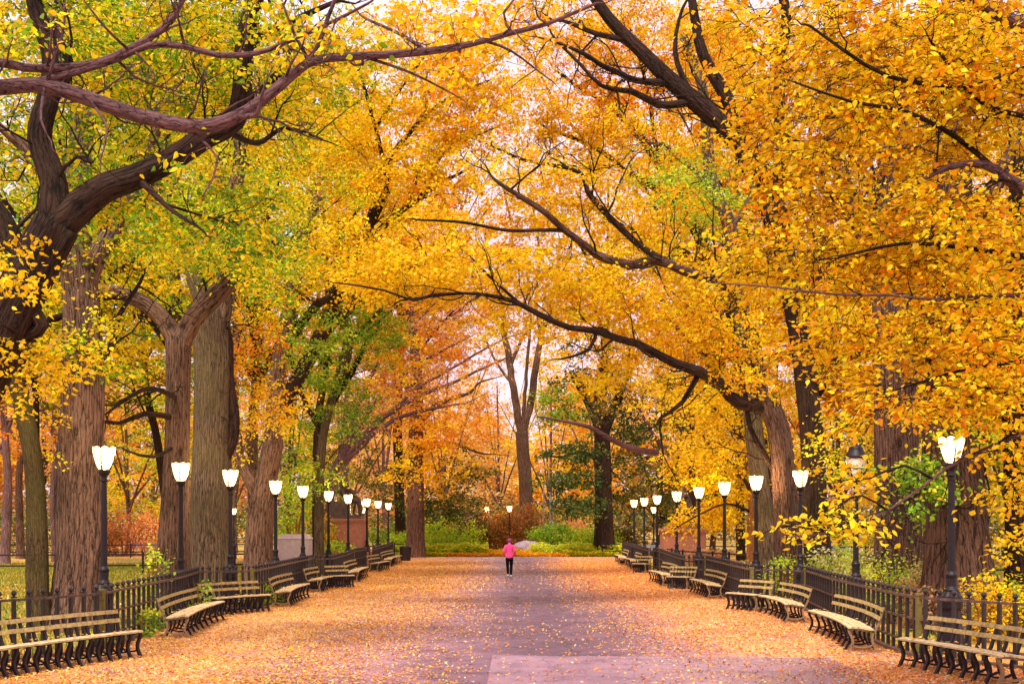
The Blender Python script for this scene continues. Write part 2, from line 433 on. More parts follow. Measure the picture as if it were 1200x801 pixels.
def build_tree(name, label, cat, Y, limbs, blobs, bark_mat, seed, leaf=0.09, per=40, spray=0.55, shape=4,
               group=None, sides=10, rough=0.10, twigs=True, step=0.35, gap=-0.04, up=0.35, drop_r=1.0, flat=0.35, bare=0, jitter=0.0, keepout=(), branch_mat=None, side=1.0, one=''):
    """limbs: lists of (px, py, width_px[, Y]); py 'g' = the ground. blobs: (px, py, rx, ry, Y, depth_radius, clusters, palette[, keep])"""
    r = np.random.default_rng(seed)
    trunkT, branchT, limbT = Tubes(), Tubes(), Tubes()
    none = Tubes()
    if one: branchT = limbT = trunkT      # limbs and twigs of one bark grow out of one continuous stem
    near = Y < 30
    nodes, nrad, nodes_all = [], [], []
    origin = None
    for li, limb in enumerate(limbs):
        pts, rad = [], []
        for q in limb:
            yy = q[3] if len(q) > 3 else Y
            py = HZ + (CH + 0.25) * F / yy if q[1] == 'g' else q[1]
            pts.append(P(q[0], py, yy)); rad.append(q[2] / 2 * yy / F)
        if origin is None:
            origin = np.array((pts[0][0], pts[0][1], 0.0))
        if jitter and li > 0:
            for i in range(1, len(pts)): pts[i] = pts[i] + r.normal(0, jitter, 3)
        if li > 0:
            nda = np.array(nodes_all); dd_ = np.linalg.norm(nda - pts[0], axis=1); j_ = int(np.argmin(dd_))
            if dd_[j_] < 1.6 * max(0.6, Y / 40): pts[0] = nda[j_]
        if li > 0 and rad[-1] * F / pts[-1][1] > 0.8:
            dv = pts[-1] - pts[-2]; dv = dv / np.linalg.norm(dv); wpx = rad[-1] * 2 * F / pts[-1][1]
            for q in (1, 2, 3):
                pts.append(pts[-1] + (dv + r.normal(0, 0.22, 3)) * (8 + 5.0 * wpx) / 3 * 1.5 * pts[-1][1] / F)
                rad.append(rad[-1] * (0.62, 0.55, 0.35)[q - 1])
        pp, rr = smooth_line(pts, rad, step)
        if li > 0:
            wob = np.array([[noise.noise((i * step * 0.9 + seed, 3.1 * k, li)) for k in range(3)] for i in range(len(pp))])
            pp = pp + wob * (np.minimum(rr * 0.9, 0.12) * np.minimum(1, np.arange(len(pp)) / 4.0))[:, None]
        big = rr.max() * F / Y
        T = trunkT if li == 0 else (limbT if big > 9 else branchT)
        T.tube(pp - origin, rr, sides if li == 0 else max(6, sides - 4 if big > 6 else 6), rough if big > 5 else 0.0, True, seed + li * 3.7)
        lo = 0 if li else int(len(pp) * 0.45)
        nodes_all.extend(pp)
        nodes.extend(pp[lo:]); nrad.extend(rr[lo:])
        if li > 0 and side and Y < 62 and rr.max() * F / Y > 3:
            ln = np.concatenate(([0], np.cumsum(np.linalg.norm(np.diff(pp, axis=0), axis=1))))
            d = r.uniform(0.3, 0.9)
            while d < ln[-1]:
                k = min(len(pp) - 2, int(np.searchsorted(ln, d))); d += r.uniform(0.35, 1.0) / side
                tg = pp[k + 1] - pp[k]; tg /= np.linalg.norm(tg) + 1e-9
                dv = tg * r.uniform(0.3, 1.0) + r.normal(0, 0.75, 3) + np.array((0, -0.25, 0.12)); dv /= np.linalg.norm(dv)
                L = r.uniform(0.8, 2.6) * min(1.0, 0.35 + rr[k] / 0.10) * (0.45 if Y < 16 else 1)
                def grow(a, dv, L, r0, depth):
                    pts_ = [a]; v = dv.copy()
                    for q in range(6):
                        v = v + r.normal(0, 0.28, 3); v[2] += 0.05; v /= np.linalg.norm(v)
                        pts_.append(pts_[-1] + v * L / 6)
                    pts_ = np.array(pts_); ra = np.linspace(r0, max(0.003, r0 * 0.25), 7)
                    branchT.tube(pts_ - origin, ra, 5, 0, False)
                    nodes.extend(pts_[2:]); nrad.extend(ra[2:])
                    if depth:
                        for q in range(3):
                            j = int(r.integers(2, 6)); w = v + r.normal(0, 0.7, 3); w /= np.linalg.norm(w)
                            grow(pts_[j], w, L * r.uniform(0.35, 0.7), ra[j] * 0.75, depth - 1)
                grow(pp[k], dv, L, min(rr[k] * 0.6, 0.010 + 0.011 * L), 2 if Y < 45 else 1)
    nodes = list(nodes); nrad = list(nrad)
    # cluster points
    cps, cpal = [], []
    for b in blobs:
        px, py, rx, ry, by, rd, ncl, pal = b[:8]
        c = P(px, py, by); R = np.array((rx * by / F, rd, ry * by / F))
        k = 0; tries = 0
        fr = 1.6 / max(0.6, min(R[0], R[2]))
        while k < ncl and tries < ncl * 12:
            tries += 1
            d = r.normal(size=3); d /= np.linalg.norm(d); d *= r.random() ** (1 / 2.6)
            p = c + d * R
            if noise.noise((p[0] * fr + seed, p[1] * fr, p[2] * fr * 1.5)) < gap: continue
            if p[2] < 0.3: continue
            if any(k0 < VX + p[0] / p[1] * F < k2 and k1 < HZ - (p[2] - CH) / p[1] * F < k3 for k0, k1, k2, k3 in keepout): continue
            cps.append(p); cpal.append(pal); k += 1
    leaf_groups = {}
    if cps:
        A = np.array(cps)
        nd = np.array(nodes); nr = np.array(nrad)
        d0 = np.min(np.linalg.norm(A[:, None, :] - nd[None, ::2, :], axis=2), axis=1)
        for ci in np.argsort(d0):
            p = A[ci]
            dist = np.linalg.norm(nd - p, axis=1) + np.maximum(0, nd[:, 2] - p[2]) * 0.25
            j = int(np.argmin(dist)); a = nd[j]
            ln = float(np.linalg.norm(p - a))
            if ln > 0.08:
                k = max(2, min(9, int(ln / 0.45) + 1))
                mid = (a + p) / 2 + np.array((0, 0, 0.10 * ln)) + r.normal(0, 0.10 * ln, 3)
                t = np.linspace(0, 1, k + 1)[:, None]
                cur = (1 - t) ** 2 * a + 2 * t * (1 - t) * mid + t ** 2 * p
                r0 = min(nr[j] * 0.75, 0.006 + 0.011 * ln)
                rr = np.linspace(r0, max(0.0035, r0 * 0.3), k + 1)
                branchT.tube(cur - origin, rr, 5 if r0 * F / Y > 1.5 else 4, 0, False)
                nd = np.concatenate((nd, cur[1:])); nr = np.concatenate((nr, rr[1:]))
                dirv = cur[-1] - cur[-2]
            else:
                dirv = r.normal(size=3)
            dirv = dirv / (np.linalg.norm(dirv) + 1e-9)
            dirv = dirv + r.normal(0, 0.35, 3); dirv[2] *= 0.4
            dirv /= np.linalg.norm(dirv)
            fan = []
            for s in range(4):
                a = (s - 1.5) * 0.62 + r.normal(0, 0.22)
                L = spray * r.uniform(0.65, 1.35)
                dv = np.array((dirv[0] * math.cos(a) - dirv[1] * math.sin(a), dirv[0] * math.sin(a) + dirv[1] * math.cos(a), dirv[2] * 0.5 + r.normal(0.05, 0.16)))
                fan.append(dv / np.linalg.norm(dv) * L)
                if twigs and (s % 2 == 0 or near or bare):
                    q = np.array([p, p + fan[-1] * 0.5 - np.array((0, 0, 0.05 * L)), p + fan[-1] - np.array((0, 0, 0.26 * L))])
                    branchT.tube(q - origin, [0.0045 + 0.0015 * bare, 0.0035, 0.002], 3, 0, False)
            for s in range(bare):
                dv = dirv + r.normal(0, 0.6, 3); L = spray * r.uniform(0.9, 1.9)
                q = np.array([p, p + dv * L * 0.5 + np.array((0, 0, 0.04)), p + dv * L - np.array((0, 0, 0.08 * L))])
                branchT.tube(q - origin, [0.0055, 0.004, 0.002], 3, 0, False)
            leaf_groups.setdefault(cpal[ci], []).append((p, np.array(fan)))
    root = thing(name, label, cat, tuple(origin), 0.0, group)
    obj('trunk', trunkT.mesh('trunk', True), bark_mat, root)
    if one: limbT = branchT = none
    if limbT.n:
        obj('limbs', limbT.mesh('limbs', True), bark_mat, root)
    if branchT.n:
        obj('branches', branchT.mesh('branches', True), branch_mat or (M['bark_dark'] if Y < 60 else bark_mat), root)  # nearer trees: canopy shade on thin branches painted in by darker bark
    V, S, C, AX = [], [], [], []
    for pal, lst in leaf_groups.items():
        B = np.array([x[0] for x in lst]); D = np.array([x[1] for x in lst])
        cnt = r.poisson(per, len(B))
        col, idx = cluster_leaf_cols(pal, cnt, r)
        n = len(idx)
        t = r.uniform(0.0, 1.0, n) ** 0.8
        tw = D[idx, r.integers(0, D.shape[1], n)]
        sp = np.linalg.norm(tw, axis=1)
        un = tw / (sp[:, None] + 1e-9)
        sd = np.cross(un, np.array((0, 0, 1.0))); sd /= np.linalg.norm(sd, axis=1)[:, None] + 1e-9
        sgn = np.where(r.random(n) < 0.5, -1.0, 1.0)
        pos = B[idx] + tw * t[:, None] + sd * (sgn * leaf * r.uniform(0.15, 0.75, n))[:, None]
        pos += r.normal(0, 0.05 + 0.06 * spray, (n, 3)) * (1, 1, flat / 0.35)
        pos[:, 2] -= 0.26 * sp * t * t
        AX.append(sd * sgn[:, None] * 0.9 + un * 0.7 - np.array((0, 0, 0.75)))
        V.append(pos - origin); C.append(col)
        S.append(leaf * r.uniform(0.65, 1.3, n))
    if V:
        me = leaf_mesh('crown', np.concatenate(V), np.concatenate(S), np.concatenate(C), up, shape, r=r, axis=np.concatenate(AX))
        obj('crown', me, M['leaf'], root)
    return root


def auto_tree(name, label, px, Y, hm, wm, pal, seed, bark_mat, spread=0.32, base_crown=0.30, ncl=150, leaf=0.2, per=40, group=None,
              spray=1.0, lean=0.0, bare=0, gap=-0.1, top=1.0):
    r = random.Random(seed)
    k = F / Y
    def py(z): return HZ - (z - CH) * k
    fork = hm * (base_crown + 0.05)
    limbs = [[(px, 'g', wm * k * 1.25), (px, py(0.6), wm * k), (px + lean * fork * k * 0.5 + r.uniform(-.3, .3) * k, py(fork * 0.6), wm * k * 0.82),
              (px + lean * fork * k, py(fork), wm * k * 0.7), (px + (lean * fork + r.uniform(-.5, .5)) * k, py(hm * 0.75), wm * k * 0.25)]]
    for i in range(5):
        a = (i - 2) / 2.0 + r.uniform(-.25, .25)
        z0 = fork * r.uniform(0.8, 1.15)
        z1 = hm * r.uniform(0.55, 0.9)
        dy = r.uniform(-1, 1) * hm * spread * 0.7
        x0 = px + lean * min(z0, fork) * k
        limbs.append([(x0, py(z0), wm * k * 0.45, Y), (x0 + a * hm * spread * 0.35 * k, py((z0 * 1.2 + z1) / 2.2), wm * k * 0.3, Y + dy * 0.4),
                      (x0 + a * hm * spread * 0.9 * k, py(z1), wm * k * 0.1, Y + dy)])
    blobs = []
    nb = 9
    for i in range(nb):
        z = hm * (base_crown + (top - 0.06 - base_crown) * ((i + 0.5) / nb))
        env = math.sin(math.pi * min(1, 0.16 + 0.80 * (i + 0.5) / nb)) ** 0.6
        a = r.uniform(-1, 1) * hm * spread * 0.55 * env; b = r.uniform(-1, 1) * hm * spread * 0.5
        rad = hm * spread * 0.62 * env
        blobs.append((px + (lean * fork + a) * k, py(z), rad * k, rad * 0.55 * k, Y + b, rad, max(4, int(ncl / nb)), pal))
    return build_tree(name, label, 'tree', Y, limbs, blobs, bark_mat, seed, leaf, per, spray, 4, group, 8, 0.06, bare > 0, 0.8, gap, bare=bare)


# ------------------------------------------------------------------ the setting: ground, path, litter
PATH_END = 85.0
LF = [(-8.75, 16.4), (-8.05, 19.2), (-7.45, 20.3), (-7.15, 21.3), (-7.3, 24.0), (-7.5, 27.5), (-7.95, 31.2), (-7.4, 31.6), (-6.65, 31.6),
      (-6.68, 34.0), (-6.98, 42.0), (-6.95, 43.6), (-6.3, 43.8), (-6.55, 50.0), (-7.05, 56.3), (-7.0, 60.9), (-6.65, 61.2), (-6.9, 70.0), (-7.5, 80.0), (-7.9, 85.5)]
RF = [(8.75, 16.0), (8.05, 18.2), (7.35, 19.3), (6.95, 20.0), (6.98, 21.3), (7.2, 24.0), (7.5, 27.5), (8.05, 31.8), (7.5, 32.5), (6.78, 32.6),
      (6.85, 34.5), (7.25, 41.9), (7.3, 43.1), (6.5, 43.3), (6.75, 47.5), (7.4, 56.5), (7.45, 57.9), (7.05, 58.1), (7.45, 66.0), (7.9, 75.0), (8.5, 85.5)]


def fence_x(poly, y):
    ys = np.array([p[1] for p in poly]); xs = np.array([p[0] for p in poly])
    return np.interp(y, np.maximum.accumulate(ys), xs)


def ground_mat():
    m, nt, p = new_mat('park_lawn')
    tc = N(nt, 'ShaderNodeTexCoord')
    n1 = N(nt, 'ShaderNodeTexNoise', Scale=0.35, Detail=5.0); n2 = N(nt, 'ShaderNodeTexNoise', Scale=9.0, Detail=8.0, Roughness=0.75)
    n3 = N(nt, 'ShaderNodeTexVoronoi', Scale=7.0)
    for n in (n1, n2, n3): nt.links.new(tc.outputs['Object'], n.inputs['Vector'])
    g = ramp(nt, [(0.3, (0.08, 0.11, 0.02)), (0.55, (0.28, 0.28, 0.03)), (0.8, (0.45, 0.34, 0.05))])
    nt.links.new(n2.outputs['Fac'], g.inputs[0])
    lit = ramp(nt, [(0.0, (0.75, 0.33, 0.06)), (0.5, (0.55, 0.22, 0.05)), (1.0, (0.80, 0.50, 0.16))])
    nt.links.new(n3.outputs['Color'], lit.inputs[0])
    f = ramp(nt, [(0.42, (0, 0, 0)), (0.62, (1, 1, 1))])
    nt.links.new(n1.outputs['Fac'], f.inputs[0])
    nt.links.new(mixc(nt, f.outputs[0], g.outputs[0], lit.outputs[0]), p.inputs['Base Color'])
    p.inputs['Roughness'].default_value = 0.9
    bp = N(nt, 'ShaderNodeBump', Strength=0.6, Distance=0.05)
    nt.links.new(n2.outputs['Fac'], bp.inputs['Height']); nt.links.new(bp.outputs[0], p.inputs['Normal'])
    return m


def path_mat(name, light=1.0, litter=True, crack=0.5):
    """lavender grey asphalt, damp in places, with a fine carpet of crumbled leaf between the real leaves towards both edges"""
    m, nt, p = new_mat(name)
    tc = N(nt, 'ShaderNodeTexCoord')
    fine = N(nt, 'ShaderNodeTexNoise', Scale=60.0, Detail=5.0, Roughness=0.7)
    mid = N(nt, 'ShaderNodeTexNoise', Scale=0.55, Detail=6.0, Roughness=0.6)
    for n in (fine, mid): nt.links.new(tc.outputs['Object'], n.inputs['Vector'])
    a = ramp(nt, [(0.3, (0.17 * light, 0.105 * light, 0.145 * light)), (0.7, (0.33 * light, 0.21 * light, 0.265 * light))])
    nt.links.new(fine.outputs['Fac'], a.inputs[0])
    b = ramp(nt, [(0.32, (0.70, 0.66, 0.76)), (0.68, (1.22, 1.16, 1.10))])
    nt.links.new(mid.outputs['Fac'], b.inputs[0])
    c = mixc(nt, 1.0, a.outputs[0], b.outputs[0], 'MULTIPLY')
    sn = N(nt, 'ShaderNodeTexNoise', Scale=1.7, Detail=7.0, Roughness=0.7); nt.links.new(tc.outputs['Object'], sn.inputs['Vector'])
    sr = ramp(nt, [(0.36, (0.62, 0.58, 0.66)), (0.5, (1, 1, 1)), (0.7, (1.08, 1.05, 1.02))]); nt.links.new(sn.outputs['Fac'], sr.inputs[0])
    c = mixc(nt, 1.0, c, sr.outputs[0], 'MULTIPLY')
    cw = mixc(nt, 0.35, tc.outputs['Object'], sn.outputs['Color'], 'LINEAR_LIGHT')
    ck = N(nt, 'ShaderNodeTexVoronoi', Scale=0.33, feature='DISTANCE_TO_EDGE'); nt.links.new(cw, ck.inputs['Vector'])
    cr = ramp(nt, [(0.0, (crack,) * 3), (0.005, (crack + 0.1,) * 3), (0.012, (1, 1, 1))]); nt.links.new(ck.outputs['Distance'], cr.inputs[0])
    c = mixc(nt, 1.0, c, cr.outputs[0], 'MULTIPLY')
    if litter:
        sx = N(nt, 'ShaderNodeSeparateXYZ'); nt.links.new(tc.outputs['Object'], sx.inputs[0])
        wx = N(nt, 'ShaderNodeMath', operation='SUBTRACT'); wx.inputs[1].default_value = 0.9; nt.links.new(sx.outputs['X'], wx.inputs[0])
        wa = N(nt, 'ShaderNodeMath', operation='ABSOLUTE'); nt.links.new(wx.outputs[0], wa.inputs[0])
        wn = N(nt, 'ShaderNodeTexNoise', Scale=0.6, Detail=4.0); nt.links.new(tc.outputs['Object'], wn.inputs['Vector'])
        ws = N(nt, 'ShaderNodeMath', operation='MULTIPLY_ADD'); ws.inputs[1].default_value = 3.0; nt.links.new(wn.outputs['Fac'], ws.inputs[0]); nt.links.new(wa.outputs[0], ws.inputs[2])
        wr = N(nt, 'ShaderNodeMapRange'); wr.inputs['From Min'].default_value = 2.1; wr.inputs['From Max'].default_value = 4.4; nt.links.new(ws.outputs[0], wr.inputs['Value'])
        wc = ramp(nt, [(0.0, (0.52, 0.48, 0.56)), (0.5, (0.98, 0.92, 0.95)), (1.0, (1.42, 1.25, 1.15))]); nt.links.new(wr.outputs[0], wc.inputs[0])
        c = mixc(nt, 1.0, c, wc.outputs[0], 'MULTIPLY')
        ab = N(nt, 'ShaderNodeMath', operation='ABSOLUTE'); nt.links.new(sx.outputs['X'], ab.inputs[0])
        mr = N(nt, 'ShaderNodeMapRange'); mr.inputs['From Min'].default_value = 0.9; mr.inputs['From Max'].default_value = 4.6
        nt.links.new(ab.outputs[0], mr.inputs['Value'])
        pn = N(nt, 'ShaderNodeTexNoise', Scale=0.8, Detail=5.0)
        nt.links.new(tc.outputs['Object'], pn.inputs['Vector'])
        ad = N(nt, 'ShaderNodeMath', operation='MULTIPLY_ADD'); ad.inputs[1].default_value = 1.5; ad.inputs[2].default_value = -0.95
        nt.links.new(pn.outputs['Fac'], ad.inputs[0])
        su = N(nt, 'ShaderNodeMath', operation='ADD'); su.use_clamp = True
        nt.links.new(ad.outputs[0], su.inputs[0]); nt.links.new(mr.outputs[0], su.inputs[1])
        v = N(nt, 'ShaderNodeTexVoronoi', Scale=11.0); nt.links.new(tc.outputs['Object'], v.inputs['Vector'])
        lc = ramp(nt, [(0.0, (0.72, 0.34, 0.12)), (0.4, (0.82, 0.48, 0.20)), (0.75, (0.50, 0.22, 0.12)), (1.0, (0.88, 0.62, 0.40))])
        nt.links.new(v.outputs['Color'], lc.inputs[0])
        lm = N(nt, 'ShaderNodeTexNoise', Scale=5.0, Detail=6.0, Roughness=0.7); nt.links.new(tc.outputs['Object'], lm.inputs['Vector'])
        th = N(nt, 'ShaderNodeMath', operation='ADD'); nt.links.new(su.outputs[0], th.inputs[0]); nt.links.new(lm.outputs['Fac'], th.inputs[1])
        st = ramp(nt, [(0.64, (0, 0, 0)), (0.82, (0.8, 0.8, 0.8))])
        hv = N(nt, 'ShaderNodeMath', operation='MULTIPLY'); hv.inputs[1].default_value = 0.62
        nt.links.new(th.outputs[0], hv.inputs[0]); nt.links.new(hv.outputs[0], st.inputs[0])
        c = mixc(nt, st.outputs[0], c, lc.outputs[0])
    nt.links.new(c, p.inputs['Base Color'])
    rr = ramp(nt, [(0.35, (0.38, 0.38, 0.38)), (0.65, (0.75, 0.75, 0.75))])
    nt.links.new(mid.outputs['Fac'], rr.inputs[0]); nt.links.new(rr.outputs[0], p.inputs['Roughness'])
    p.inputs['Specular IOR Level'].default_value = 0.4
    bp = N(nt, 'ShaderNodeBump', Strength=0.25, Distance=0.01)
    nt.links.new(fine.outputs['Fac'], bp.inputs['Height']); nt.links.new(bp.outputs[0], p.inputs['Normal'])
    return m


def flat_poly(name, pts, z, mat):
    me = np_mesh(name, [(x, y, z) for x, y in pts], [len(pts)], np.arange(len(pts)))
    return tag(obj(name, me, mat), kind='structure')


flat_poly('ground', [(-600, -40), (600, -40), (600, 900), (-600, 900)], 0.0, ground_mat())
PM = path_mat('leaf_strewn_asphalt')
lft = [(x - 0.05, y) for x, y in LF]; rgt = [(x + 0.05, y) for x, y in RF]
flat_poly('path', [(-8.8, -10)] + [(8.8, -10)] + rgt + [(8.5, PATH_END)] + [(-7.9, PATH_END)] + lft[::-1], 0.004, PM)
x0, x1 = GX(573, 19.6), GX(1000, 19.6)
flat_poly('pavement', [(x0 - 0.15, 2), (4.9, 2), (x1 - 0.3, 19.9), (x0 + 0.05, 20.3)], 0.008, path_mat('newer_asphalt', 1.22, False, 0.9))


def kerb(poly, side):
    T = Tubes()
    for a, b in zip(poly[:-1], poly[1:]):
        T.bar((a[0] - 0.10 * side, a[1], 0.035), (b[0] - 0.10 * side, b[1], 0.035), 0.10, 0.07)
    tag(obj('kerb', T.mesh('kerb'), M['rail']), kind='structure')


kerb(LF, -1); kerb(RF, 1)


def scatter_litter():
    n = 400000
    y = 16.0 + (PATH_END - 16.0) * rng.random(n) ** 1.55
    x = rng.uniform(-9, 9, n)
    lo, hi = fence_x(LF, y), fence_x(RF, y)
    ok = (x > lo + 0.02) & (x < hi - 0.02)
    x, y = x[ok], y[ok]
    nz = np.array([noise.noise((a * 0.45, b * 0.22, 0.3)) + 0.6 * noise.noise((a * 1.4, b * 0.7, 4.3)) for a, b in zip(x, y)])
    side = np.clip((np.abs(x - 0.7) - 0.7) / 2.6, 0, 1)
    near = np.clip((y - 17) / 14, 0, 1)
    dens = 0.07 + side ** 1.3 * (0.5 + 0.6 * near) + 0.22 * nz * (0.3 + side) + 0.22 * np.clip((np.abs(x) - 4.6) / 1.2, 0, 1)
    far = np.clip((y - 70) / 9, 0, 1); dens *= 1 - 0.85 * far
    patch = (x > x0 - .1) & (x < 4.9) & (y < 20)
    dens = dens * 0.80 + 0.35 * np.exp(-np.minimum(x - lo[ok], hi[ok] - x) / 0.35) + 0.14 * nz * side
    dens = np.where(patch, dens * 0.4 + 0.02, dens)
    keep = rng.random(len(x)) < dens
    x, y = x[keep], y[keep]
    n = len(x)
    pos = np.stack((x, y, rng.uniform(0.012, 0.035, n)), 1)
    size = rng.uniform(0.030, 0.066, n) * np.where(y > 40, 1.25, 1)
    me = leaf_mesh('fallen_leaves', pos, size, np.where(rng.random(n)[:, None] < np.clip(0.5 + x / 9, 0.1, 0.9)[:, None], pick('litter', n), pick('litter_y', n)) * 0.86, 1.1, 4, 0.6, 0.0)
    tag(obj('fallen_leaves', me, M['litter']), 'loose orange and yellow fallen leaves strewn over the asphalt promenade', 'fallen leaves', kind='stuff')
    # on the lawns
    n = 90000
    y = 17 + 70 * rng.random(n) ** 1.3; s = np.where(rng.random(n) < 0.5, -1, 1)
    x = s * (6.6 + 26 * rng.random(n) ** 1.3)
    ok = np.where(s < 0, x < fence_x(LF, y) - 0.1, x > fence_x(RF, y) + 0.1)
    x, y = x[ok], y[ok]
    nz = np.array([noise.noise((a * 0.3, b * 0.2, 9.3)) for a, b in zip(x, y)])
    ok = rng.random(len(x)) < 0.45 + nz
    x, y = x[ok], y[ok]; n = len(x)
    me = leaf_mesh('lawn_leaves', np.stack((x, y, rng.uniform(0.02, 0.07, n)), 1), rng.uniform(0.06, 0.12, n), pick('litter', n), 1.6, 4, 0.6, 0.0)
    tag(obj('lawn_leaves', me, M['litter']), 'scattered brown and orange leaves lying on the lawns behind the fences', 'fallen leaves', kind='stuff')
    # grass
    n = 110000
    y = 20 + 50 * rng.random(n) ** 1.2; s = np.where(rng.random(n) < 0.7, -1, 1)
    x = s * (6.8 + 26 * rng.random(n))
    ok = np.where(s < 0, x < fence_x(LF, y) - 0.1, x > fence_x(RF, y) + 0.1)
    x, y = x[ok], y[ok]; n = len(x)
    hgt = rng.uniform(0.06, 0.15, n); a = rng.uniform(0, 6.28, n); w = 0.012 * (1 + y / 40)
    b = np.stack((x, y, np.zeros(n)), 1)
    d = np.stack((np.cos(a), np.sin(a), np.zeros(n)), 1) * w[:, None]
    tip = b + np.stack((rng.normal(0, .04, n), rng.normal(0, .04, n), hgt), 1)
    V = np.stack((b - d, b + d, tip), 1).reshape(-1, 3)
    c = np.array([(0.30, 0.36, 0.03), (0.50, 0.45, 0.05), (0.16, 0.24, 0.03)])[rng.integers(0, 3, n)] * np.exp(rng.normal(0, .2, n))[:, None]
    me = np_mesh('grass', V, np.full(n, 3), np.arange(3 * n), False, None, np.clip(c, 0, 1))
    tag(obj('grass', me, M['leaf']), 'short yellowing grass of the lawns behind the iron fences', 'grass', kind='stuff')


scatter_litter()

# ------------------------------------------------------------------ iron picket fences
FH = 1.03


def picket_mesh():
    T = Tubes()
    T.box((0, 0, 0.5), (0.055, 0.055, 1.0))
    T.box((0, 0, 1.045), (0.07, 0.07, 0.025))
    pr = [(0.001, 1.055), (0.022, 1.062), (0.022, 1.075), (0.042, 1.095), (0.047, 1.115), (0.040, 1.14), (0.022, 1.158), (0.001, 1.163)]
    T.lathe(pr, 8)
    return T.mesh('picket')


PICKET = picket_mesh()
PICKET.materials.append(M['iron_fence'])


def fence_section(poly, label, sep=0.225, single=False):
    o = np.array((poly[0][0], poly[0][1], 0))
    root = thing('picket_fence', label, 'fence', tuple(o), 0, 'black iron picket fences along the promenade')
    for z, h in ((FH - 0.03, 0.04), (0.64, 0.035), (0.24, 0.035)):
        T = Tubes()
        for a, b in zip(poly[:-1], poly[1:]):
            a3 = np.array((a[0], a[1], z)) - o; b3 = np.array((b[0], b[1], z)) - o
            e = (b3 - a3) / np.linalg.norm(b3 - a3) * 0.012
            T.bar(a3 - e, b3 + e, 0.05, h)
        obj('rail', T.mesh('rail'), M['rail'], root)
    acc = 0.0; P0 = np.array(poly, float)
    dd = np.diff(P0, axis=0); seg = np.hypot(dd[:, 0] / 0.165, dd[:, 1] / 0.40); tot = seg.sum(); n = int(tot)
    cum = np.concatenate(([0], np.cumsum(seg)))
    T = Tubes()
    for i in range(n):
        d = (i + 0.5) * tot / n
        j = min(len(seg) - 1, int(np.searchsorted(cum, d) - 1)); t = (d - cum[j]) / seg[j]
        p = P0[j] * (1 - t) + P0[j + 1] * t
        ang = math.atan2(P0[j + 1][1] - P0[j][1], P0[j + 1][0] - P0[j][0])
        if single:
            T.box((p[0] - o[0], p[1] - o[1], 0.5), (0.055, 0.055, 1.0), ang)
            T.lathe([(0.001, 1.0), (0.035, 1.03), (0.045, 1.10), (0.03, 1.15), (0.001, 1.16)], 6, (p[0] - o[0], p[1] - o[1], 0))
        else:
            k = obj('picket', PICKET, None, root, (p[0] - o[0], p[1] - o[1], 0)); k.rotation_euler = (0, 0, ang)
    if single:
        tag(obj('pickets', T.mesh('pickets'), M['iron_fence'], root), kind='stuff')
    T = Tubes(); T.box((0, 0, 0.52), (0.085, 0.085, 1.04)); T.box((0, 0, 1.06), (0.11, 0.11, 0.04))
    obj('post', T.mesh('post'), M['post_olive'], root)
    return root


def clip(poly, i, j): return poly[i:j + 1]


fence_section(clip(LF, 0, 3), 'curved black picket fence behind the nearest left bench', 0.20)
fence_section(clip(LF, 3, 6), 'black picket fence running behind the second left bench')
fence_section(clip(LF, 6, 8), 'short cross piece of black picket fence behind the third left bench')
fence_section(clip(LF, 8, 11), 'black picket fence behind the fourth and fifth left benches')
fence_section(clip(LF, 11, 14), 'black picket fence behind the sixth and seventh left benches', 0.205, True)
fence_section(clip(LF, 14, 19), 'farthest black picket fence on the left by the last benches', 0.22, True)
fence_section(clip(RF, 0, 3), 'curved black picket fence behind the nearest right bench', 0.20)
fence_section(clip(RF, 3, 7), 'black picket fence running behind the second and third right benches')
fence_section(clip(RF, 7, 9), 'short cross piece of black picket fence behind the joined right corner bench')
fence_section(clip(RF, 9, 12), 'black picket fence behind the fifth right bench')
fence_section(clip(RF, 12, 15), 'black picket fence behind the seventh right bench', 0.205, True)
fence_section(clip(RF, 15, 20), 'farthest black picket fence on the right by the last benches', 0.22, True)


# low two-rail fences on the lawns
def rail_fence(pts, label, h=0.95):
    o = np.array((pts[0][0], pts[0][1], 0.0))
    root = thing('rail_fence', label, 'fence', tuple(o), 0, 'low two-rail lawn fences')
    for z in (h - 0.06, h * 0.42):
        T = Tubes()
        for a, b in zip(pts[:-1], pts[1:]):
            T.bar(np.array((a[0], a[1], z)) - o, np.array((b[0], b[1], z)) - o, 0.05, 0.07)
        obj('rail', T.mesh('rail'), M['iron'], root)
    pm = None
    for a, b in zip(pts[:-1], pts[1:]):
        L = math.dist(a, b); n = max(1, round(L / 2.2))
        for i in range(n):
            t = i / n
            if pm is None:
                T = Tubes(); T.box((0, 0, h / 2), (0.09, 0.09, h)); T.lathe([(0.06, h), (0.06, h + 0.02), (0.001, h + 0.05)], 8); pm = T.mesh('post')
            obj('post', pm, M['iron'], root, (a[0] + (b[0] - a[0]) * t - o[0], a[1] + (b[1] - a[1]) * t - o[1], 0))
    return root


rail_fence([(-27, 53.5), (-19, 54.5), (-14.2, 55.5), (-11.0, 56.5)], 'low black two-rail fence crossing the left lawn behind the trunks')
rail_fence([(-11.0, 64.0), (-8.6, 65.0), (-8.4, 84)], 'low black rail fence in front of the seated statue')
rail_fence([(30, 47), (17, 50), (11, 54), (9.3, 62), (9.3, 68)], 'low black two-rail fence crossing the right lawn behind the trunks')
rail_fence([(-34, 82), (-22, 84), (-14, 86)], 'distant rail fence in front of the far left bench')
rail_fence([(34, 72), (20, 74), (13, 77)], 'distant rail fence beside the far right benches')
rail_fence([(-7.9, 86.5), (-7.2, 86.5)], 'tiny end fence left of the flower bed')
rail_fence([(7.1, 86.0), (8.4, 86.0)], 'tiny end fence right of the flower bed')

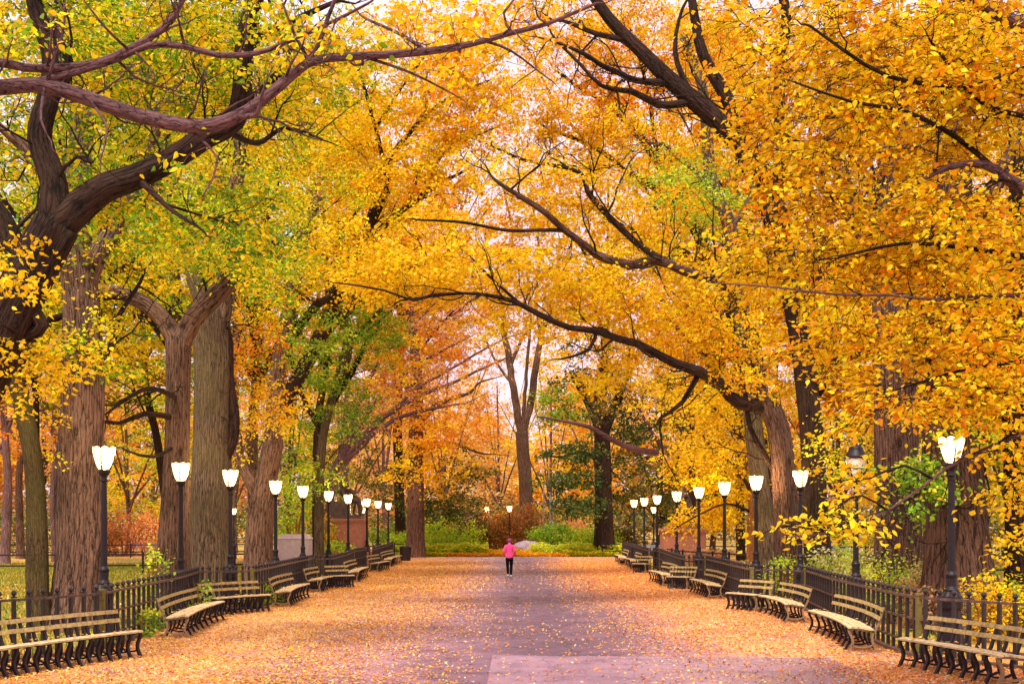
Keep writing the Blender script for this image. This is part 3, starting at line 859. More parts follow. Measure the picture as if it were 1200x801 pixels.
# ------------------------------------------------------------------ benches
LEG_FRONT = [(0.00, 0.0), (0.035, 0.07), (0.075, 0.16), (0.07, 0.25), (0.02, 0.35), (0.012, 0.405)]
LEG_TOP = [(0.012, 0.405), (0.10, 0.415), (0.25, 0.395), (0.40, 0.375), (0.46, 0.40), (0.505, 0.50), (0.55, 0.64), (0.60, 0.80)]
LEG_BACK = [(0.43, 0.38), (0.40, 0.28), (0.42, 0.15), (0.50, 0.0)]
LEG_BRACE = [(0.065, 0.13), (0.16, 0.10), (0.30, 0.10), (0.415, 0.14)]


def leg_mesh(mat):
    T = Tubes()
    for pr, th in ((LEG_FRONT, 0.042), (LEG_TOP, 0.034), (LEG_BACK, 0.036), (LEG_BRACE, 0.026)):
        pp, _ = smooth_line([(0, y, z) for y, z in pr], [0] * len(pr), 0.05)
        T.strap(pp[:, 1:], 0.05, th, lambda p: p)
    T.box((0, 0.0, 0.012), (0.06, 0.07, 0.024)); T.box((0, 0.5, 0.012), (0.06, 0.07, 0.024))
    me = T.mesh('leg'); me.materials.append(mat)
    return me


LEG = leg_mesh(M['iron']); LEG_TAN = leg_mesh(M['tan'])


def bench(a, b, nleg, label, sag=0.0, tan_at=(), seed=0):
    """a, b: ground points of the front feet at both ends; the seat's front lies on a-b, its back to the left of a->b"""
    r = random.Random(seed); BENCHES.append((a, b, sag))
    a = np.array(a, float); b = np.array(b, float)
    L = np.linalg.norm(b - a); d = (b - a) / L; nb = np.array((-d[1], d[0]))
    root = thing('park_bench', label, 'bench', (a[0], a[1], 0), math.atan2(d[1], d[0]), 'slatted benches with curved black iron legs along the promenade')
    # local frame: x along, y back
    def cen(t): return np.array((t * L, sag * 4 * t * (1 - t)))
    def tan(t):
        v = np.array((L, sag * 4 * (1 - 2 * t))); return v / np.linalg.norm(v)
    ts = [0.02 + 0.96 * i / (nleg - 1) for i in range(nleg)]
    for i, t in enumerate(ts):
        c = cen(t); tt = tan(t)
        k = obj('leg', LEG_TAN if i in tan_at or i - nleg in tan_at else LEG, None, root, (c[0], c[1], 0))
        k.rotation_euler = (0, 0, math.atan2(tt[1], tt[0]))
        if i in tan_at or i - nleg in tan_at: k['label'] = 'tan end leg'
    def slat(T, y, z, w, th, tilt, joints):
        for i in range(nleg - 1):
            t0, t1 = ts[i], ts[i + 1]
            pts = []
            for (t, e) in ((t0, 0.007), (t1, -0.007)):
                c = cen(t); tt = tan(t); n = np.array((-tt[1], tt[0]))
                if i == 0 and e > 0: e = -0.05
                if i == nleg - 2 and e < 0: e = 0.05
                jz = r.uniform(-.003, .003)
                for (v, u) in ((-w / 2, -th / 2), (w / 2, -th / 2), (w / 2, th / 2), (-w / 2, th / 2)):
                    yy = y + v * math.cos(tilt) - u * math.sin(tilt); zz = z + v * math.sin(tilt) + u * math.cos(tilt) + jz
                    p = c + n * yy + tt * e
                    pts.append((p[0], p[1], zz))
            A, B = pts[:4], pts[4:]
            T.prism([A[0], B[0], B[1], A[1], A[3], B[3], B[2], A[2]])
    S = Tubes()
    for y, z, ti in ((0.035, 0.437, 0.12), (0.125, 0.441, 0.0), (0.215, 0.432, -0.14), (0.305, 0.419, -0.15), (0.385, 0.410, -0.1)):
        slat(S, y, z, 0.078, 0.028, ti, True)
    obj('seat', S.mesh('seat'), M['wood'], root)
    Bk = Tubes()
    slat(Bk, 0.517, 0.605, 0.068, 0.028, 1.22, True); slat(Bk, 0.570, 0.752, 0.066, 0.028, 1.22, True)
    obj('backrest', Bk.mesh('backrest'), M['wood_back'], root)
    return root


BENCHES = []
# left benches face the path: near -> far has its back on the left
bench((-7.75, 14.9), (-6.02, 20.1), 24, 'nearest left bench, long and curved, cut off by the left edge', 0.18, (), 1)
bench((-6.15, 23.3), (-6.52, 28.0), 9, 'second left bench from the front, parallel to the path with a tan near end', 0.10, (0,), 2)
bench((-6.95, 29.1), (-5.98, 30.7), 11, 'third left bench, turned towards the viewer before a fence corner', 0.10, (), 3)
bench((-5.75, 32.3), (-5.92, 36.6), 9, 'fourth left bench, alongside the path under the third lit lamp', 0.10, (0,), 4)
bench((-6.0, 39.4), (-5.98, 42.0), 8, 'fifth left bench, near half of the joined pair in front of the grey plinth', 0.08, (0,), 5)
bench((-5.92, 42.25), (-5.35, 42.75), 8, 'sixth left bench, turned to the viewer at the end of the joined pair', 0.03, (), 6)
bench((-5.6, 46.2), (-5.8, 51.5), 10, 'seventh left bench, in front of the brown statue pedestal', 0.10, (0,), 7)
bench((-5.95, 57.0), (-5.72, 60.2), 8, 'eighth left bench, short one two places before the trash can', 0.06, (0,), 8)
bench((-5.95, 63.5), (-6.05, 71.5), 12, 'farthest left bench, next to the dark trash can', 0.15, (0,), 9)
# right benches: far -> near has its back on the left
bench((6.18, 18.75), (6.72, 16.2), 9, 'nearest right bench in the bottom right corner with a tan near end', 0.06, (-1,), 11)
bench((6.36, 25.0), (5.98, 20.7), 9, 'second right bench below the unlit lamp with a tan near end', 0.12, (-1,), 12)
bench((6.46, 30.3), (6.36, 27.0), 8, 'third right bench, near half of the joined corner bench', 0.12, (-1,), 13)
bench((5.88, 31.55), (6.42, 30.55), 7, 'fourth right bench, far half of the joined corner bench turned to the viewer', 0.04, (-1,), 14)
bench((6.19, 39.8), (6.10, 35.8), 9, 'fifth right bench, parallel to the path before the next corner', 0.10, (-1,), 15)
bench((5.72, 41.7), (6.33, 41.3), 9, 'sixth right bench, facing the viewer behind the fifth one', 0.04, (-1,), 16)
bench((5.75, 47.4), (5.70, 43.2), 9, 'seventh right bench, below the right statue pedestal', 0.12, (-1,), 17)
bench((6.10, 56.2), (6.62, 55.9), 7, 'small eighth right bench facing the viewer at a distant corner', 0.02, (-1,), 18)
bench((6.66, 65.4), (6.36, 60.0), 9, 'ninth right bench, second from the far end', 0.12, (-1,), 19)
bench((6.86, 74.0), (6.38, 66.6), 10, 'farthest right bench beside the end of the path', 0.15, (-1,), 20)


def seat_leaves():
    r = np.random.default_rng(5); ps = []
    for a, b, sag in BENCHES:
        a = np.array(a); b = np.array(b); d = b - a; L = np.linalg.norm(d); d /= L; n = np.array((-d[1], d[0]))
        for i in range(int(L * 9)):
            t = r.random(); q = a + d * L * t + n * (r.uniform(0.03, 0.42) + sag * 4 * t * (1 - t)); ps.append((q[0], q[1], 0.465))
    ps = np.array(ps); k = len(ps)
    me = leaf_mesh('seat_leaves', ps, r.uniform(0.05, 0.085, k), pick('litter_y', k), 2.5, 4, 0.4, 0.0)
    tag(obj('seat_leaves', me, M['litter']), 'single yellow leaves fallen onto the bench seats', 'fallen leaves', kind='stuff')


seat_leaves()


def far_bench(x, y, rz, label, w=2.6):
    root = thing('lawn_bench', label, 'bench', (x, y, 0), rz, 'distant grey benches on the lawns')
    T = Tubes()
    for i in range(4): T.box((0, 0.05 + 0.11 * i, 0.45), (w, 0.09, 0.03))
    obj('seat', T.mesh('seat'), M['slate'], root)
    T = Tubes()
    for i in range(3): T.box((0, 0.50 + 0.03 * i, 0.56 + 0.13 * i), (w, 0.03, 0.10))
    obj('backrest', T.mesh('backrest'), M['slate'], root)
    for sx in (-1, 0, 1):
        k = obj('leg', LEG, None, root, (sx * (w / 2 - 0.1), 0, 0))


far_bench(GX(166, 92), 92, 0.1, 'distant grey bench on the left lawn between two trunks')
far_bench(GX(222, 92), 93, 0.0, 'distant grey bench half hidden behind the second lit left lamp')
far_bench(GX(768, 84), 84, -0.3, 'distant grey bench behind the far right lamp posts', 2.2)
far_bench(GX(975, 80), 80, 0.0, 'distant dark grey bench on the right lawn left of a trunk', 3)

# trash can
root = thing('trash_can', 'dark slatted trash can at the far end of the left benches', 'trash can', (-6.15, 75.0, 0))
T = Tubes(); T.lathe([(0.27, 0.03), (0.30, 0.10), (0.34, 0.80), (0.36, 0.86), (0.33, 0.86), (0.28, 0.3), (0.001, 0.2)], 20)
obj('body', T.mesh('body', True), M['can'], root)
T = Tubes()
for i in range(18):
    a = i * math.pi / 9
    T.bar((0.30 * math.cos(a), 0.30 * math.sin(a), 0.06), (0.36 * math.cos(a), 0.36 * math.sin(a), 0.86), 0.05, 0.02)
obj('slats', T.mesh('slats'), M['iron'], root)
T = Tubes(); T.lathe([(0.375, 0.85), (0.39, 0.88), (0.37, 0.92), (0.32, 0.92), (0.30, 0.88)], 20)
obj('rim', T.mesh('rim', True), M['iron'], root)

# ------------------------------------------------------------------ street lamps
def lamp_parts():
    d = {}
    T = Tubes()
    T.lathe([(0.24, 0.0), (0.24, 0.10), (0.20, 0.13), (0.19, 0.42), (0.165, 0.50), (0.15, 0.72), (0.155, 0.76)], 16, flute=0.05)
    T.lathe([(0.155, 0.755), (0.175, 0.79), (0.185, 0.90), (0.17, 0.99), (0.135, 1.04), (0.12, 1.07)], 24, flute=0.04, nf=12)
    T.lathe([(0.12, 1.068), (0.125, 1.10), (0.10, 1.13), (0.085, 1.16), (0.085, 1.30), (0.095, 1.33), (0.10, 1.36), (0.085, 1.39), (0.062, 1.42)], 20)
    d['base'] = T.mesh('base', False)
    T = Tubes()
    T.lathe([(0.060, 1.415), (0.058, 2.0), (0.050, 3.0), (0.046, 3.06)], 24, flute=0.05, nf=12)
    d['pole'] = T.mesh('pole')
    T = Tubes()
    T.lathe([(0.046, 3.05), (0.075, 3.07), (0.075, 3.09), (0.055, 3.11), (0.055, 3.16), (0.085, 3.19), (0.115, 3.24), (0.115, 3.29), (0.10, 3.30)], 20)
    d['collar'] = T.mesh('collar')
    # tulip glass with a scalloped rim
    sides, rows = 48, 9
    V = []
    for i in range(rows):
        t = i / (rows - 1)
        for k in range(sides):
            a = 2 * math.pi * k / sides
            lobe = abs(math.cos(4 * a)) ** 0.7
            rad = (0.105 + 0.125 * t ** 0.75 - 0.02 * max(0, t - 0.85) / 0.15) * (1 + 0.055 * t * (lobe - 0.5))
            z = 3.295 + (0.40 + 0.05 * lobe) * t
            V.append((rad * math.cos(a), rad * math.sin(a), z))
    L = []
    for i in range(rows - 1):
        for k in range(sides):
            k2 = (k + 1) % sides
            L += [i * sides + k, i * sides + k2, (i + 1) * sides + k2, (i + 1) * sides + k]
    nq = (rows - 1) * sides
    V.append((0, 0, 3.64)); c = len(V) - 1
    for k in range(sides):
        L += [(rows - 1) * sides + k, (rows - 1) * sides + (k + 1) % sides, c]
    d['glass'] = np_mesh('glass', V, [4] * nq + [3] * sides, L, True)
    T = Tubes()
    for k in range(4):
        a = k * math.pi / 2 + math.pi / 8
        pts = [((0.107 + 0.125 * t ** 0.75) * math.cos(a) * 1.03, (0.107 + 0.125 * t ** 0.75) * math.sin(a) * 1.03, 3.295 + 0.26 * t / 0.6) for t in np.linspace(0, 0.62, 6)]
        T.tube(pts, [0.018, 0.017, 0.015, 0.013, 0.011, 0.006], 6)
    d['rib'] = T.mesh('rib')
    T = Tubes()   # unlit lamp: bell cap with finial and side arms
    T.lathe([(0.245, 3.70), (0.255, 3.73), (0.235, 3.78), (0.17, 3.86), (0.15, 3.92), (0.15, 3.95), (0.05, 3.99), (0.03, 4.03), (0.001, 4.08)], 24)
    for s in (-1, 1):
        T.tube([(s * 0.11, 0, 3.27), (s * 0.25, 0, 3.45), (s * 0.275, 0, 3.62), (s * 0.25, 0, 3.74)], [0.016, 0.014, 0.014, 0.014], 6)
    d['cap'] = T.mesh('cap', True)
    return d


LP = lamp_parts()
for k in ('base', 'pole', 'collar', 'rib', 'cap'): LP[k].materials.append(M['iron'])
LP['glass'].materials.append(M['lit'])
UG = LP['glass'].copy(); UG.materials[0] = M['unlit']


def lamp(x, y, label, lit=True, rz=0.0, scale=1.0):
    root = thing('street_lamp', label, 'street lamp', (x, y, 0), rz, 'black lamp posts with tulip glass lanterns')
    root.scale = (scale,) * 3
    obj('base', LP['base'], None, root); obj('pole', LP['pole'], None, root); obj('collar', LP['collar'], None, root)
    g = obj('lantern', LP['glass'] if lit else UG, None, root)
    obj('rib', LP['rib'], None, g)
    if lit:
        b = bpy.data.objects.new('bulb', BULB); link(b, root); b.location = (0, 0, 3.50)
    if not lit: obj('cap', LP['cap'], None, root)
    return root


LX = 7.75
BULB = bpy.data.lights.new('bulb', 'POINT'); BULB.energy = 420; BULB.color = (1.0, 0.66, 0.30); BULB.shadow_soft_size = 0.08
ordn = ['nearest', 'second', 'third', 'fourth', 'fifth', 'sixth', 'seventh', 'eighth', 'ninth', 'tenth']
lefts = [(122, 'beside the thickest left trunk'), (212, 'in front of the second thick trunk'), (270, 'by the grey mossy trunk'), (323, 'right of the forked trunk'),
         (355, 'before the grey plinth'), (385, 'between the plinth and the pedestal'), (408, 'before the seated statue'),
         (430, 'just right of the statue pedestal'), (443, 'second from the far end'), (455, 'at the far end of the left row')]
for i, (px, w) in enumerate(lefts):
    X = (LX, 7.85, 7.5)[i] if i < 3 else LX
    if i == 6: X = 7.6
    y = F * X / (VX - px)
    lamp(-X, y, f'{ordn[i]} lit lamp post of the left row, {w}', True, -math.pi / 8 + 0.12 * math.sin(i * 2.3))
rights = [(1115, 'in front of the widest trunk'), (938, 'beyond the unlit lamp'), (886, 'right of the orange sapling'), (849, 'before the yellow tree'),
          (819, 'at the right end of the pedestal'), (793, 'in front of the right statue'), (770, 'left of the right statue'), (755, 'second from the far end'), (743, 'at the far end of the right row')]
for i, (px, w) in enumerate(rights):
    X = LX if i != 1 else 8.25
    y = F * X / (px - VX)
    lamp(X, y, f'{ordn[i]} lit lamp post of the right row, {w}', True, -math.pi / 8 + 0.12 * math.sin(i * 1.7))
lamp(GX(1003, 26.6), 26.6, 'unlit lamp post with black bell cap behind the second right bench', False, 0.15)
lamp(GX(597, 92), 92, 'distant lit lamp post rising from the shrubs above the walker', True)
lamp(GX(571, 97), 97, 'distant lit lamp half sunk in the shrubs, left of the central one', True)
lamp(GX(274, 80), 80, 'small distant lit lamp under the third left lamp', True, 0, 0.9)
lamp(GX(425, 90), 90, 'small distant lit lamp just left of the eighth left lamp', True, 0, 0.95)
lamp(GX(766, 86), 86, 'small distant lit lamp touching the seventh right lamp', True, 0, 0.95)
# thin dark poles in the far background
for px, Y, h, w in ((637, 118, 6.2, 'left'), (645, 120, 5.6, 'right')):
    T = Tubes(); T.tube([(0, 0, 0), (0, 0, h * 0.5), (0, 0, h)], [0.11, 0.09, 0.07], 8)
    T.lathe([(0.2, 0.0), (0.2, 0.3), (0.12, 0.5), (0.11, 0.55)], 10)
    o = obj('signal_pole', T.mesh('signal_pole'), M['slate'], None, (GX(px, Y), Y, 0))
    tag(o, f'thin dark pole far off, {w} one of two beside the forked trunk', 'pole')

# ------------------------------------------------------------------ figures
def skin_mesh(name, verts, edges, rads, mat, parent=None, sub=2, root_i=0):
    me = bpy.data.meshes.new(name)
    me.from_pydata([tuple(v) for v in verts], edges, [])
    me.materials.append(mat)
    o = bpy.data.objects.new(name, me); link(o, parent)
    sk = o.modifiers.new('Skin', 'SKIN')
    for i, v in enumerate(me.skin_vertices[0].data):
        rr = rads[i]
        v.radius = rr if isinstance(rr, tuple) else (rr, rr)
        v.use_root = (i == root_i)
    sk.use_smooth_shade = True
    s = o.modifiers.new('Sub', 'SUBSURF'); s.levels = sub; s.render_levels = sub
    return o


def chain(*lists):
    """lists of (pos, radius); returns verts, edges, rads; a list may begin with an int index to branch from"""
    V, E, R = [], [], []
    for l in lists:
        prev = None
        for it in l:
            if isinstance(it, int): prev = it; continue
            V.append(it[0]); R.append(it[1])
            if prev is not None: E.append((prev, len(V) - 1))
            prev = len(V) - 1
    return V, E, R


def head_mesh(c, s, mat, parent, face=(0, 1), name='head'):
    """head with nose, brow, ears: s = head height"""
    bm = bmesh.new()
    bmesh.ops.create_uvsphere(bm, u_segments=20, v_segments=14, radius=0.5)
    for v in bm.verts:
        x, y, z = v.co
        w = 0.74 - (0.16 * max(0, -z) * 2)
        nx, ny, nz = x * w, y * 0.86, z
        if z < -0.2 and y > 0: ny += 0.03
        if y > 0.40 and -0.16 < z < 0.06 and abs(x) < 0.10: ny += 0.13 * (1 - abs(x) / 0.12)
        if y > 0.35 and 0.02 < z < 0.12 and 0.08 < abs(x) < 0.25: ny -= 0.04
        if y > 0.35 and -0.30 < z < -0.22 and abs(x) < 0.16: ny -= 0.03
        if abs(x) > 0.47 and -0.12 < z < 0.12 and abs(y) < 0.14: nx *= 1.18
        v.co = (nx, ny, nz)
    ang = math.atan2(face[1], face[0]) - math.pi / 2
    bmesh.ops.transform(bm, matrix=Matrix.Translation(c) @ Matrix.Rotation(ang, 4, 'Z') @ Matrix.Scale(s, 4), verts=bm.verts)
    me = bpy.data.meshes.new(name); bm.to_mesh(me); bm.free()
    me.polygons.foreach_set('use_smooth', np.full(len(me.polygons), True)); me.materials.append(mat)
    o = bpy.data.objects.new(name, me); link(o, parent)
    return o


def person():
    Y = 51.3
    root = thing('person', 'person in pink jacket and black leggings walking away down the path', 'person', (GX(597, Y), Y, 0))
    # skin body, walking away (+y): left foot ahead, right foot behind
    V, E, R = chain(
        [((0, 0, 0.90), (0.085, 0.065)), ((0, 0.005, 1.02), (0.09, 0.07)), ((0, 0.01, 1.18), (0.125, 0.085)), ((0, 0.015, 1.32), (0.12, 0.075)), ((0, 0.02, 1.39), 0.06), ((0, 0.03, 1.46), 0.05), ((0, 0.045, 1.53), 0.072), ((0, 0.05, 1.60), 0.078), ((0, 0.045, 1.655), 0.05)],
        [3, ((0.155, 0.015, 1.335), 0.052), ((0.205, -0.035, 1.12), 0.042), ((0.215, 0.10, 0.98), 0.034), ((0.20, 0.17, 0.965), 0.026), ((0.19, 0.23, 0.98), 0.018)],
        [3, ((-0.155, 0.015, 1.335), 0.052), ((-0.21, -0.06, 1.12), 0.042), ((-0.225, 0.04, 0.95), 0.034), ((-0.215, 0.11, 0.925), 0.026), ((-0.205, 0.17, 0.93), 0.018)],
        [0, ((0.085, 0.01, 0.80), 0.070), ((0.075, 0.06, 0.48), 0.045), ((0.07, 0.06, 0.30), 0.040), ((0.065, 0.02, 0.08), 0.028), ((0.065, 0.14, 0.04), 0.03)],
        [0, ((-0.085, -0.01, 0.80), 0.070), ((-0.075, -0.03, 0.48), 0.045), ((-0.07, -0.10, 0.31), 0.040), ((-0.06, -0.20, 0.13), 0.028), ((-0.06, -0.11, 0.05), 0.03)])
    body = skin_mesh('body', V, E, R, M['skin'], root)
    V, E, R = chain(
        [((0, 0, 0.78), (0.165, 0.125)), ((0, 0.0, 0.92), (0.16, 0.12)), ((0, 0.005, 1.06), (0.135, 0.10)), ((0, 0.01, 1.20), (0.152, 0.11)), ((0, 0.015, 1.33), (0.145, 0.10)), ((0, 0.02, 1.41), 0.075), ((0, 0.03, 1.45), 0.062)],
        [4, ((0.165, 0.015, 1.335), 0.072), ((0.225, -0.035, 1.12), 0.062), ((0.232, 0.085, 0.99), 0.052)],
        [4, ((-0.165, 0.015, 1.335), 0.072), ((-0.23, -0.06, 1.12), 0.062), ((-0.24, 0.03, 0.965), 0.052)])
    skin_mesh('jacket', V, E, R, M['jacket'], root)
    V, E, R = chain(
        [((0, 0, 0.92), (0.145, 0.11))],
        [0, ((0.085, 0.01, 0.79), 0.100), ((0.078, 0.06, 0.48), 0.068), ((0.07, 0.06, 0.30), 0.066), ((0.066, 0.024, 0.08), 0.050)],
        [0, ((-0.085, -0.01, 0.79), 0.100), ((-0.078, -0.03, 0.48), 0.068), ((-0.07, -0.10, 0.31), 0.066), ((-0.06, -0.195, 0.13), 0.050)])
    skin_mesh('leggings', V, E, R, M['leggings'], root)
    for pts in ([((0.065, -0.02, 0.065), (0.06, 0.065)), ((0.065, 0.10, 0.055), (0.06, 0.055)), ((0.065, 0.19, 0.035), (0.042, 0.03))],
                [((-0.06, -0.225, 0.115), (0.06, 0.065)), ((-0.06, -0.12, 0.075), (0.06, 0.055)), ((-0.06, -0.05, 0.038), (0.042, 0.03))]):
        V, E, R = chain(pts); skin_mesh('shoe', V, E, R, M['shoe'], root, 1)
    V, E, R = chain([((0, 0.015, 1.48), 0.055), ((0, 0.01, 1.55), 0.10), ((0, 0.03, 1.63), 0.105), ((0, 0.04, 1.67), 0.075)])
    skin_mesh('hair', V, E, R, M['hair'], root)


person()


def statue_left():
    Y = 68.0; X = GX(405, Y)
    root = thing('statue', 'bronze seated robed figure on a tall reddish granite pedestal', 'statue', (X, Y, 0))
    T = Tubes(); w = 1.9
    T.box((0, 0, 0.20), (w + 1.0, w + 1.0, 0.40)); T.box((0, 0, 0.53), (w + 0.7, w + 0.7, 0.26)); T.box((0, 0, 0.76), (w + 0.35, w + 0.35, 0.20))
    T.box((0, 0, 1.50), (w, w, 1.28)); T.box((0, 0, 2.19), (w + 0.12, w + 0.12, 0.10)); T.box((0, 0, 2.29), (w + 0.22, w + 0.22, 0.10))
    obj('pedestal', T.mesh('pedestal'), M['brownstone'], root)
    T = Tubes(); T.box((0, 0, 2.42), (w - 0.1, w - 0.1, 0.16)); T.box((-0.25, 0, 2.85), (0.95, 1.0, 0.72)); T.box((-0.62, 0, 3.35), (0.22, 0.95, 0.55))
    obj('rock_seat', T.mesh('rock_seat'), M['bronze'], root)
    V, E, R = chain(
        [((-0.1, 0, 3.30), (0.36, 0.36)), ((-0.12, 0, 3.65), (0.34, 0.30)), ((-0.10, 0, 4.05), (0.38, 0.30)), ((-0.06, 0, 4.35), (0.30, 0.26)), ((-0.03, 0, 4.52), 0.13), ((0.02, 0, 4.64), 0.14), ((0.05, 0, 4.80), 0.19), ((0.06, 0, 4.97), 0.16)],
        [3, ((0.02, -0.42, 4.28), 0.17), ((0.15, -0.52, 3.85), 0.14), ((0.52, -0.40, 3.62), 0.11), ((0.70, -0.30, 3.60), 0.08)],
        [3, ((-0.05, 0.42, 4.28), 0.17), ((-0.12, 0.55, 3.85), 0.14), ((0.25, 0.42, 3.55), 0.11), ((0.42, 0.35, 3.5), 0.08)],
        [0, ((0.35, -0.22, 3.33), 0.25), ((0.72, -0.25, 3.28), 0.20), ((0.80, -0.25, 2.90), 0.16), ((0.78, -0.25, 2.58), 0.11), ((0.98, -0.25, 2.54), 0.09)],
        [0, ((0.32, 0.22, 3.30), 0.25), ((0.62, 0.25, 3.22), 0.20), ((0.50, 0.25, 2.88), 0.16), ((0.42, 0.25, 2.58), 0.11), ((0.62, 0.25, 2.54), 0.09)])
    skin_mesh('figure', V, E, R, M['bronze'], root)


def statue_right():
    Y = 70.0; X = GX(800, Y)
    root = thing('statue', 'bronze figure with braced legs on a low wide salmon stone pedestal', 'statue', (X, Y, 0))
    T = Tubes(); w = 2.7
    T.box((0, 0, 0.16), (w + 0.5, 2.4, 0.32)); T.box((0, 0, 0.40), (w + 0.25, 2.15, 0.18)); T.box((0, 0, 1.15), (w - 0.25, 1.75, 1.35))
    T.box((0, 0, 1.88), (w + 0.0, 2.0, 0.12)); T.box((0, 0, 2.0), (w + 0.15, 2.15, 0.14))
    obj('pedestal', T.mesh('pedestal'), M['brownstone'], root)
    T = Tubes(); T.box((0.0, 0, 2.13), (2.2, 1.5, 0.12)); T.tube([(0.85, 0.1, 2.15), (0.75, 0.1, 2.6), (0.62, 0.05, 3.0)], [0.42, 0.34, 0.24], 10, 0.2)
    obj('rock', T.mesh('rock'), M['bronze'], root)
    V, E, R = chain(
        [((0.25, 0, 3.22), (0.25, 0.23)), ((0.20, 0, 3.5), (0.22, 0.2)), ((0.15, 0, 3.85), (0.27, 0.22)), ((0.13, 0, 4.05), (0.2, 0.18)), ((0.12, 0, 4.18), 0.09), ((0.10, 0, 4.29), 0.12), ((0.08, 0, 4.43), 0.14), ((0.08, 0, 4.54), 0.10)],
        [3, ((0.02, -0.30, 3.98), 0.11), ((-0.12, -0.42, 3.68), 0.09), ((-0.35, -0.3, 3.5), 0.07), ((-0.5, -0.2, 3.55), 0.06)],
        [3, ((0.30, 0.30, 3.98), 0.11), ((0.48, 0.36, 3.6), 0.09), ((0.6, 0.2, 3.2), 0.07), ((0.62, 0.12, 3.05), 0.06)],
        [0, ((0.08, -0.16, 3.05), 0.19), ((-0.25, -0.2, 2.75), 0.14), ((-0.42, -0.2, 2.45), 0.12), ((-0.62, -0.2, 2.24), 0.09), ((-0.85, -0.2, 2.22), 0.07)],
        [0, ((0.28, 0.16, 2.98), 0.19), ((0.20, 0.2, 2.65), 0.14), ((0.30, 0.2, 2.42), 0.12), ((0.36, 0.2, 2.24), 0.09), ((0.15, 0.2, 2.22), 0.07)])
    skin_mesh('figure', V, E, R, M['bronze'], root)


statue_left(); statue_right()
for o_ in list(COL.objects):
    if o_.name == 'statue': o_.scale = (1.12, 1.12, 1.12)
Y = 56.0
root = thing('stone_plinth', 'pale lavender stone plinth with a sloped top behind the fifth left lamp', 'plinth', (GX(346, Y), Y, 0))
T = Tubes(); w = 1.42
T.box((0, 0, 0.10), (w + 0.2, 1.4, 0.2)); T.box((0, 0, 0.90), (w, 1.2, 1.4)); obj('block', T.mesh('block'), M['greystone'], root)
T = Tubes(); T.prism([(-w / 2 - .04, -.64, 1.6), (w / 2 + .04, -.64, 1.6), (w / 2 + .04, .64, 1.6), (-w / 2 - .04, .64, 1.6), (-w / 2 + .12, -.4, 1.82), (w / 2 - .12, -.4, 1.82), (w / 2 - .12, .4, 1.82), (-w / 2 + .12, .4, 1.82)])
obj('coping', T.mesh('coping'), M['greystone'], root)

bm = bmesh.new(); bmesh.ops.create_icosphere(bm, subdivisions=4, radius=1)
for v in bm.verts:
    k = 1 + 0.22 * noise.noise(v.co * 1.4) + 0.08 * noise.noise(v.co * 4)
    v.co = Vector((v.co.x * 1.2 * k, v.co.y * 0.7 * k, max(-0.15, v.co.z * 0.62 * k)))
me = bpy.data.meshes.new('boulder'); bm.to_mesh(me); bm.free()
o = obj('boulder', me, M['rock'], None, (GX(619, 91), 91, 0.45)); tag(o, 'flat lavender grey boulder in the flower bed behind the walker', 'boulder')


# ------------------------------------------------------------------ plants
def plant(name, label, cat, px, Y, w, h, pal, n, leaf, seed, group=None, z0=0.0, depth=None, stems=7, shape=4, mat='bark_orange'):
    r = np.random.default_rng(seed)
    x = GX(px, Y)
    root = thing(name, label, cat, (x, Y, z0), 0, group)
    T = Tubes()
    dp = depth or w * 0.8
    tips = []
    for i in range(stems):
        a = r.uniform(-1, 1); b = r.uniform(-1, 1)
        tip = np.array((a * w * 0.42, b * dp * 0.42, h * r.uniform(0.6, 0.95)))
        T.tube([(a * w * 0.12, b * dp * 0.12, 0), tip * (0.45, 0.45, 0.55), tip], [0.012 * (0.5 + h), 0.009 * (0.5 + h), 0.003], 5)
        tips.append(tip)
    obj('stems', T.mesh('stems'), M[mat], root)
    m = max(6, n // 28)
    d = r.normal(size=(m, 3)); d /= np.linalg.norm(d, axis=1)[:, None]; d *= (r.random(m) ** (1 / 3.2))[:, None]
    C = np.stack((d[:, 0] * w / 2, d[:, 1] * dp / 2, h * (0.45 + 0.5 * d[:, 2])), 1)
    keep = np.array([noise.noise((c[0] * 2.2 / w ** .5 + seed, c[1] * 2, c[2] * 2.2)) > -0.22 for c in C]); C = C[keep]
    cnt = r.poisson(n / max(1, len(C)), len(C))
    col, idx = cluster_leaf_cols(pal, cnt, r)
    pos = C[idx] + r.normal(size=(len(idx), 3)) * np.array((w * 0.07 + 0.05, dp * 0.07 + 0.05, h * 0.06 + 0.03))
    pos[:, 2] = np.abs(pos[:, 2])
    me = leaf_mesh('foliage', pos, leaf * r.uniform(0.6, 1.3, len(idx)), col, 0.5, shape, r=r)
    obj('foliage', me, M['leaf'], root)
    return root


# flower bed at the end of the path: stuff nobody could count, then shrubs one by one
def bed(name, label, cat, x0, x1, y0, y1, h, pal, n, leaf, seed):
    r = np.random.default_rng(seed)
    x = r.uniform(x0, x1, n); y = r.uniform(y0, y1, n)
    hh = np.array([h * (0.75 + 0.45 * noise.noise((a * 0.9 + seed, b * 1.2, 1.0))) for a, b in zip(x, y)])
    z = hh * np.sqrt(r.random(n))
    me = leaf_mesh(name, np.stack((x, y, z), 1), leaf * r.uniform(0.6, 1.3, n), pick(pal, n, r, 0.3), 0.6, 4, r=r)
    tag(obj(name, me, M['leaf']), label, cat, kind='stuff')


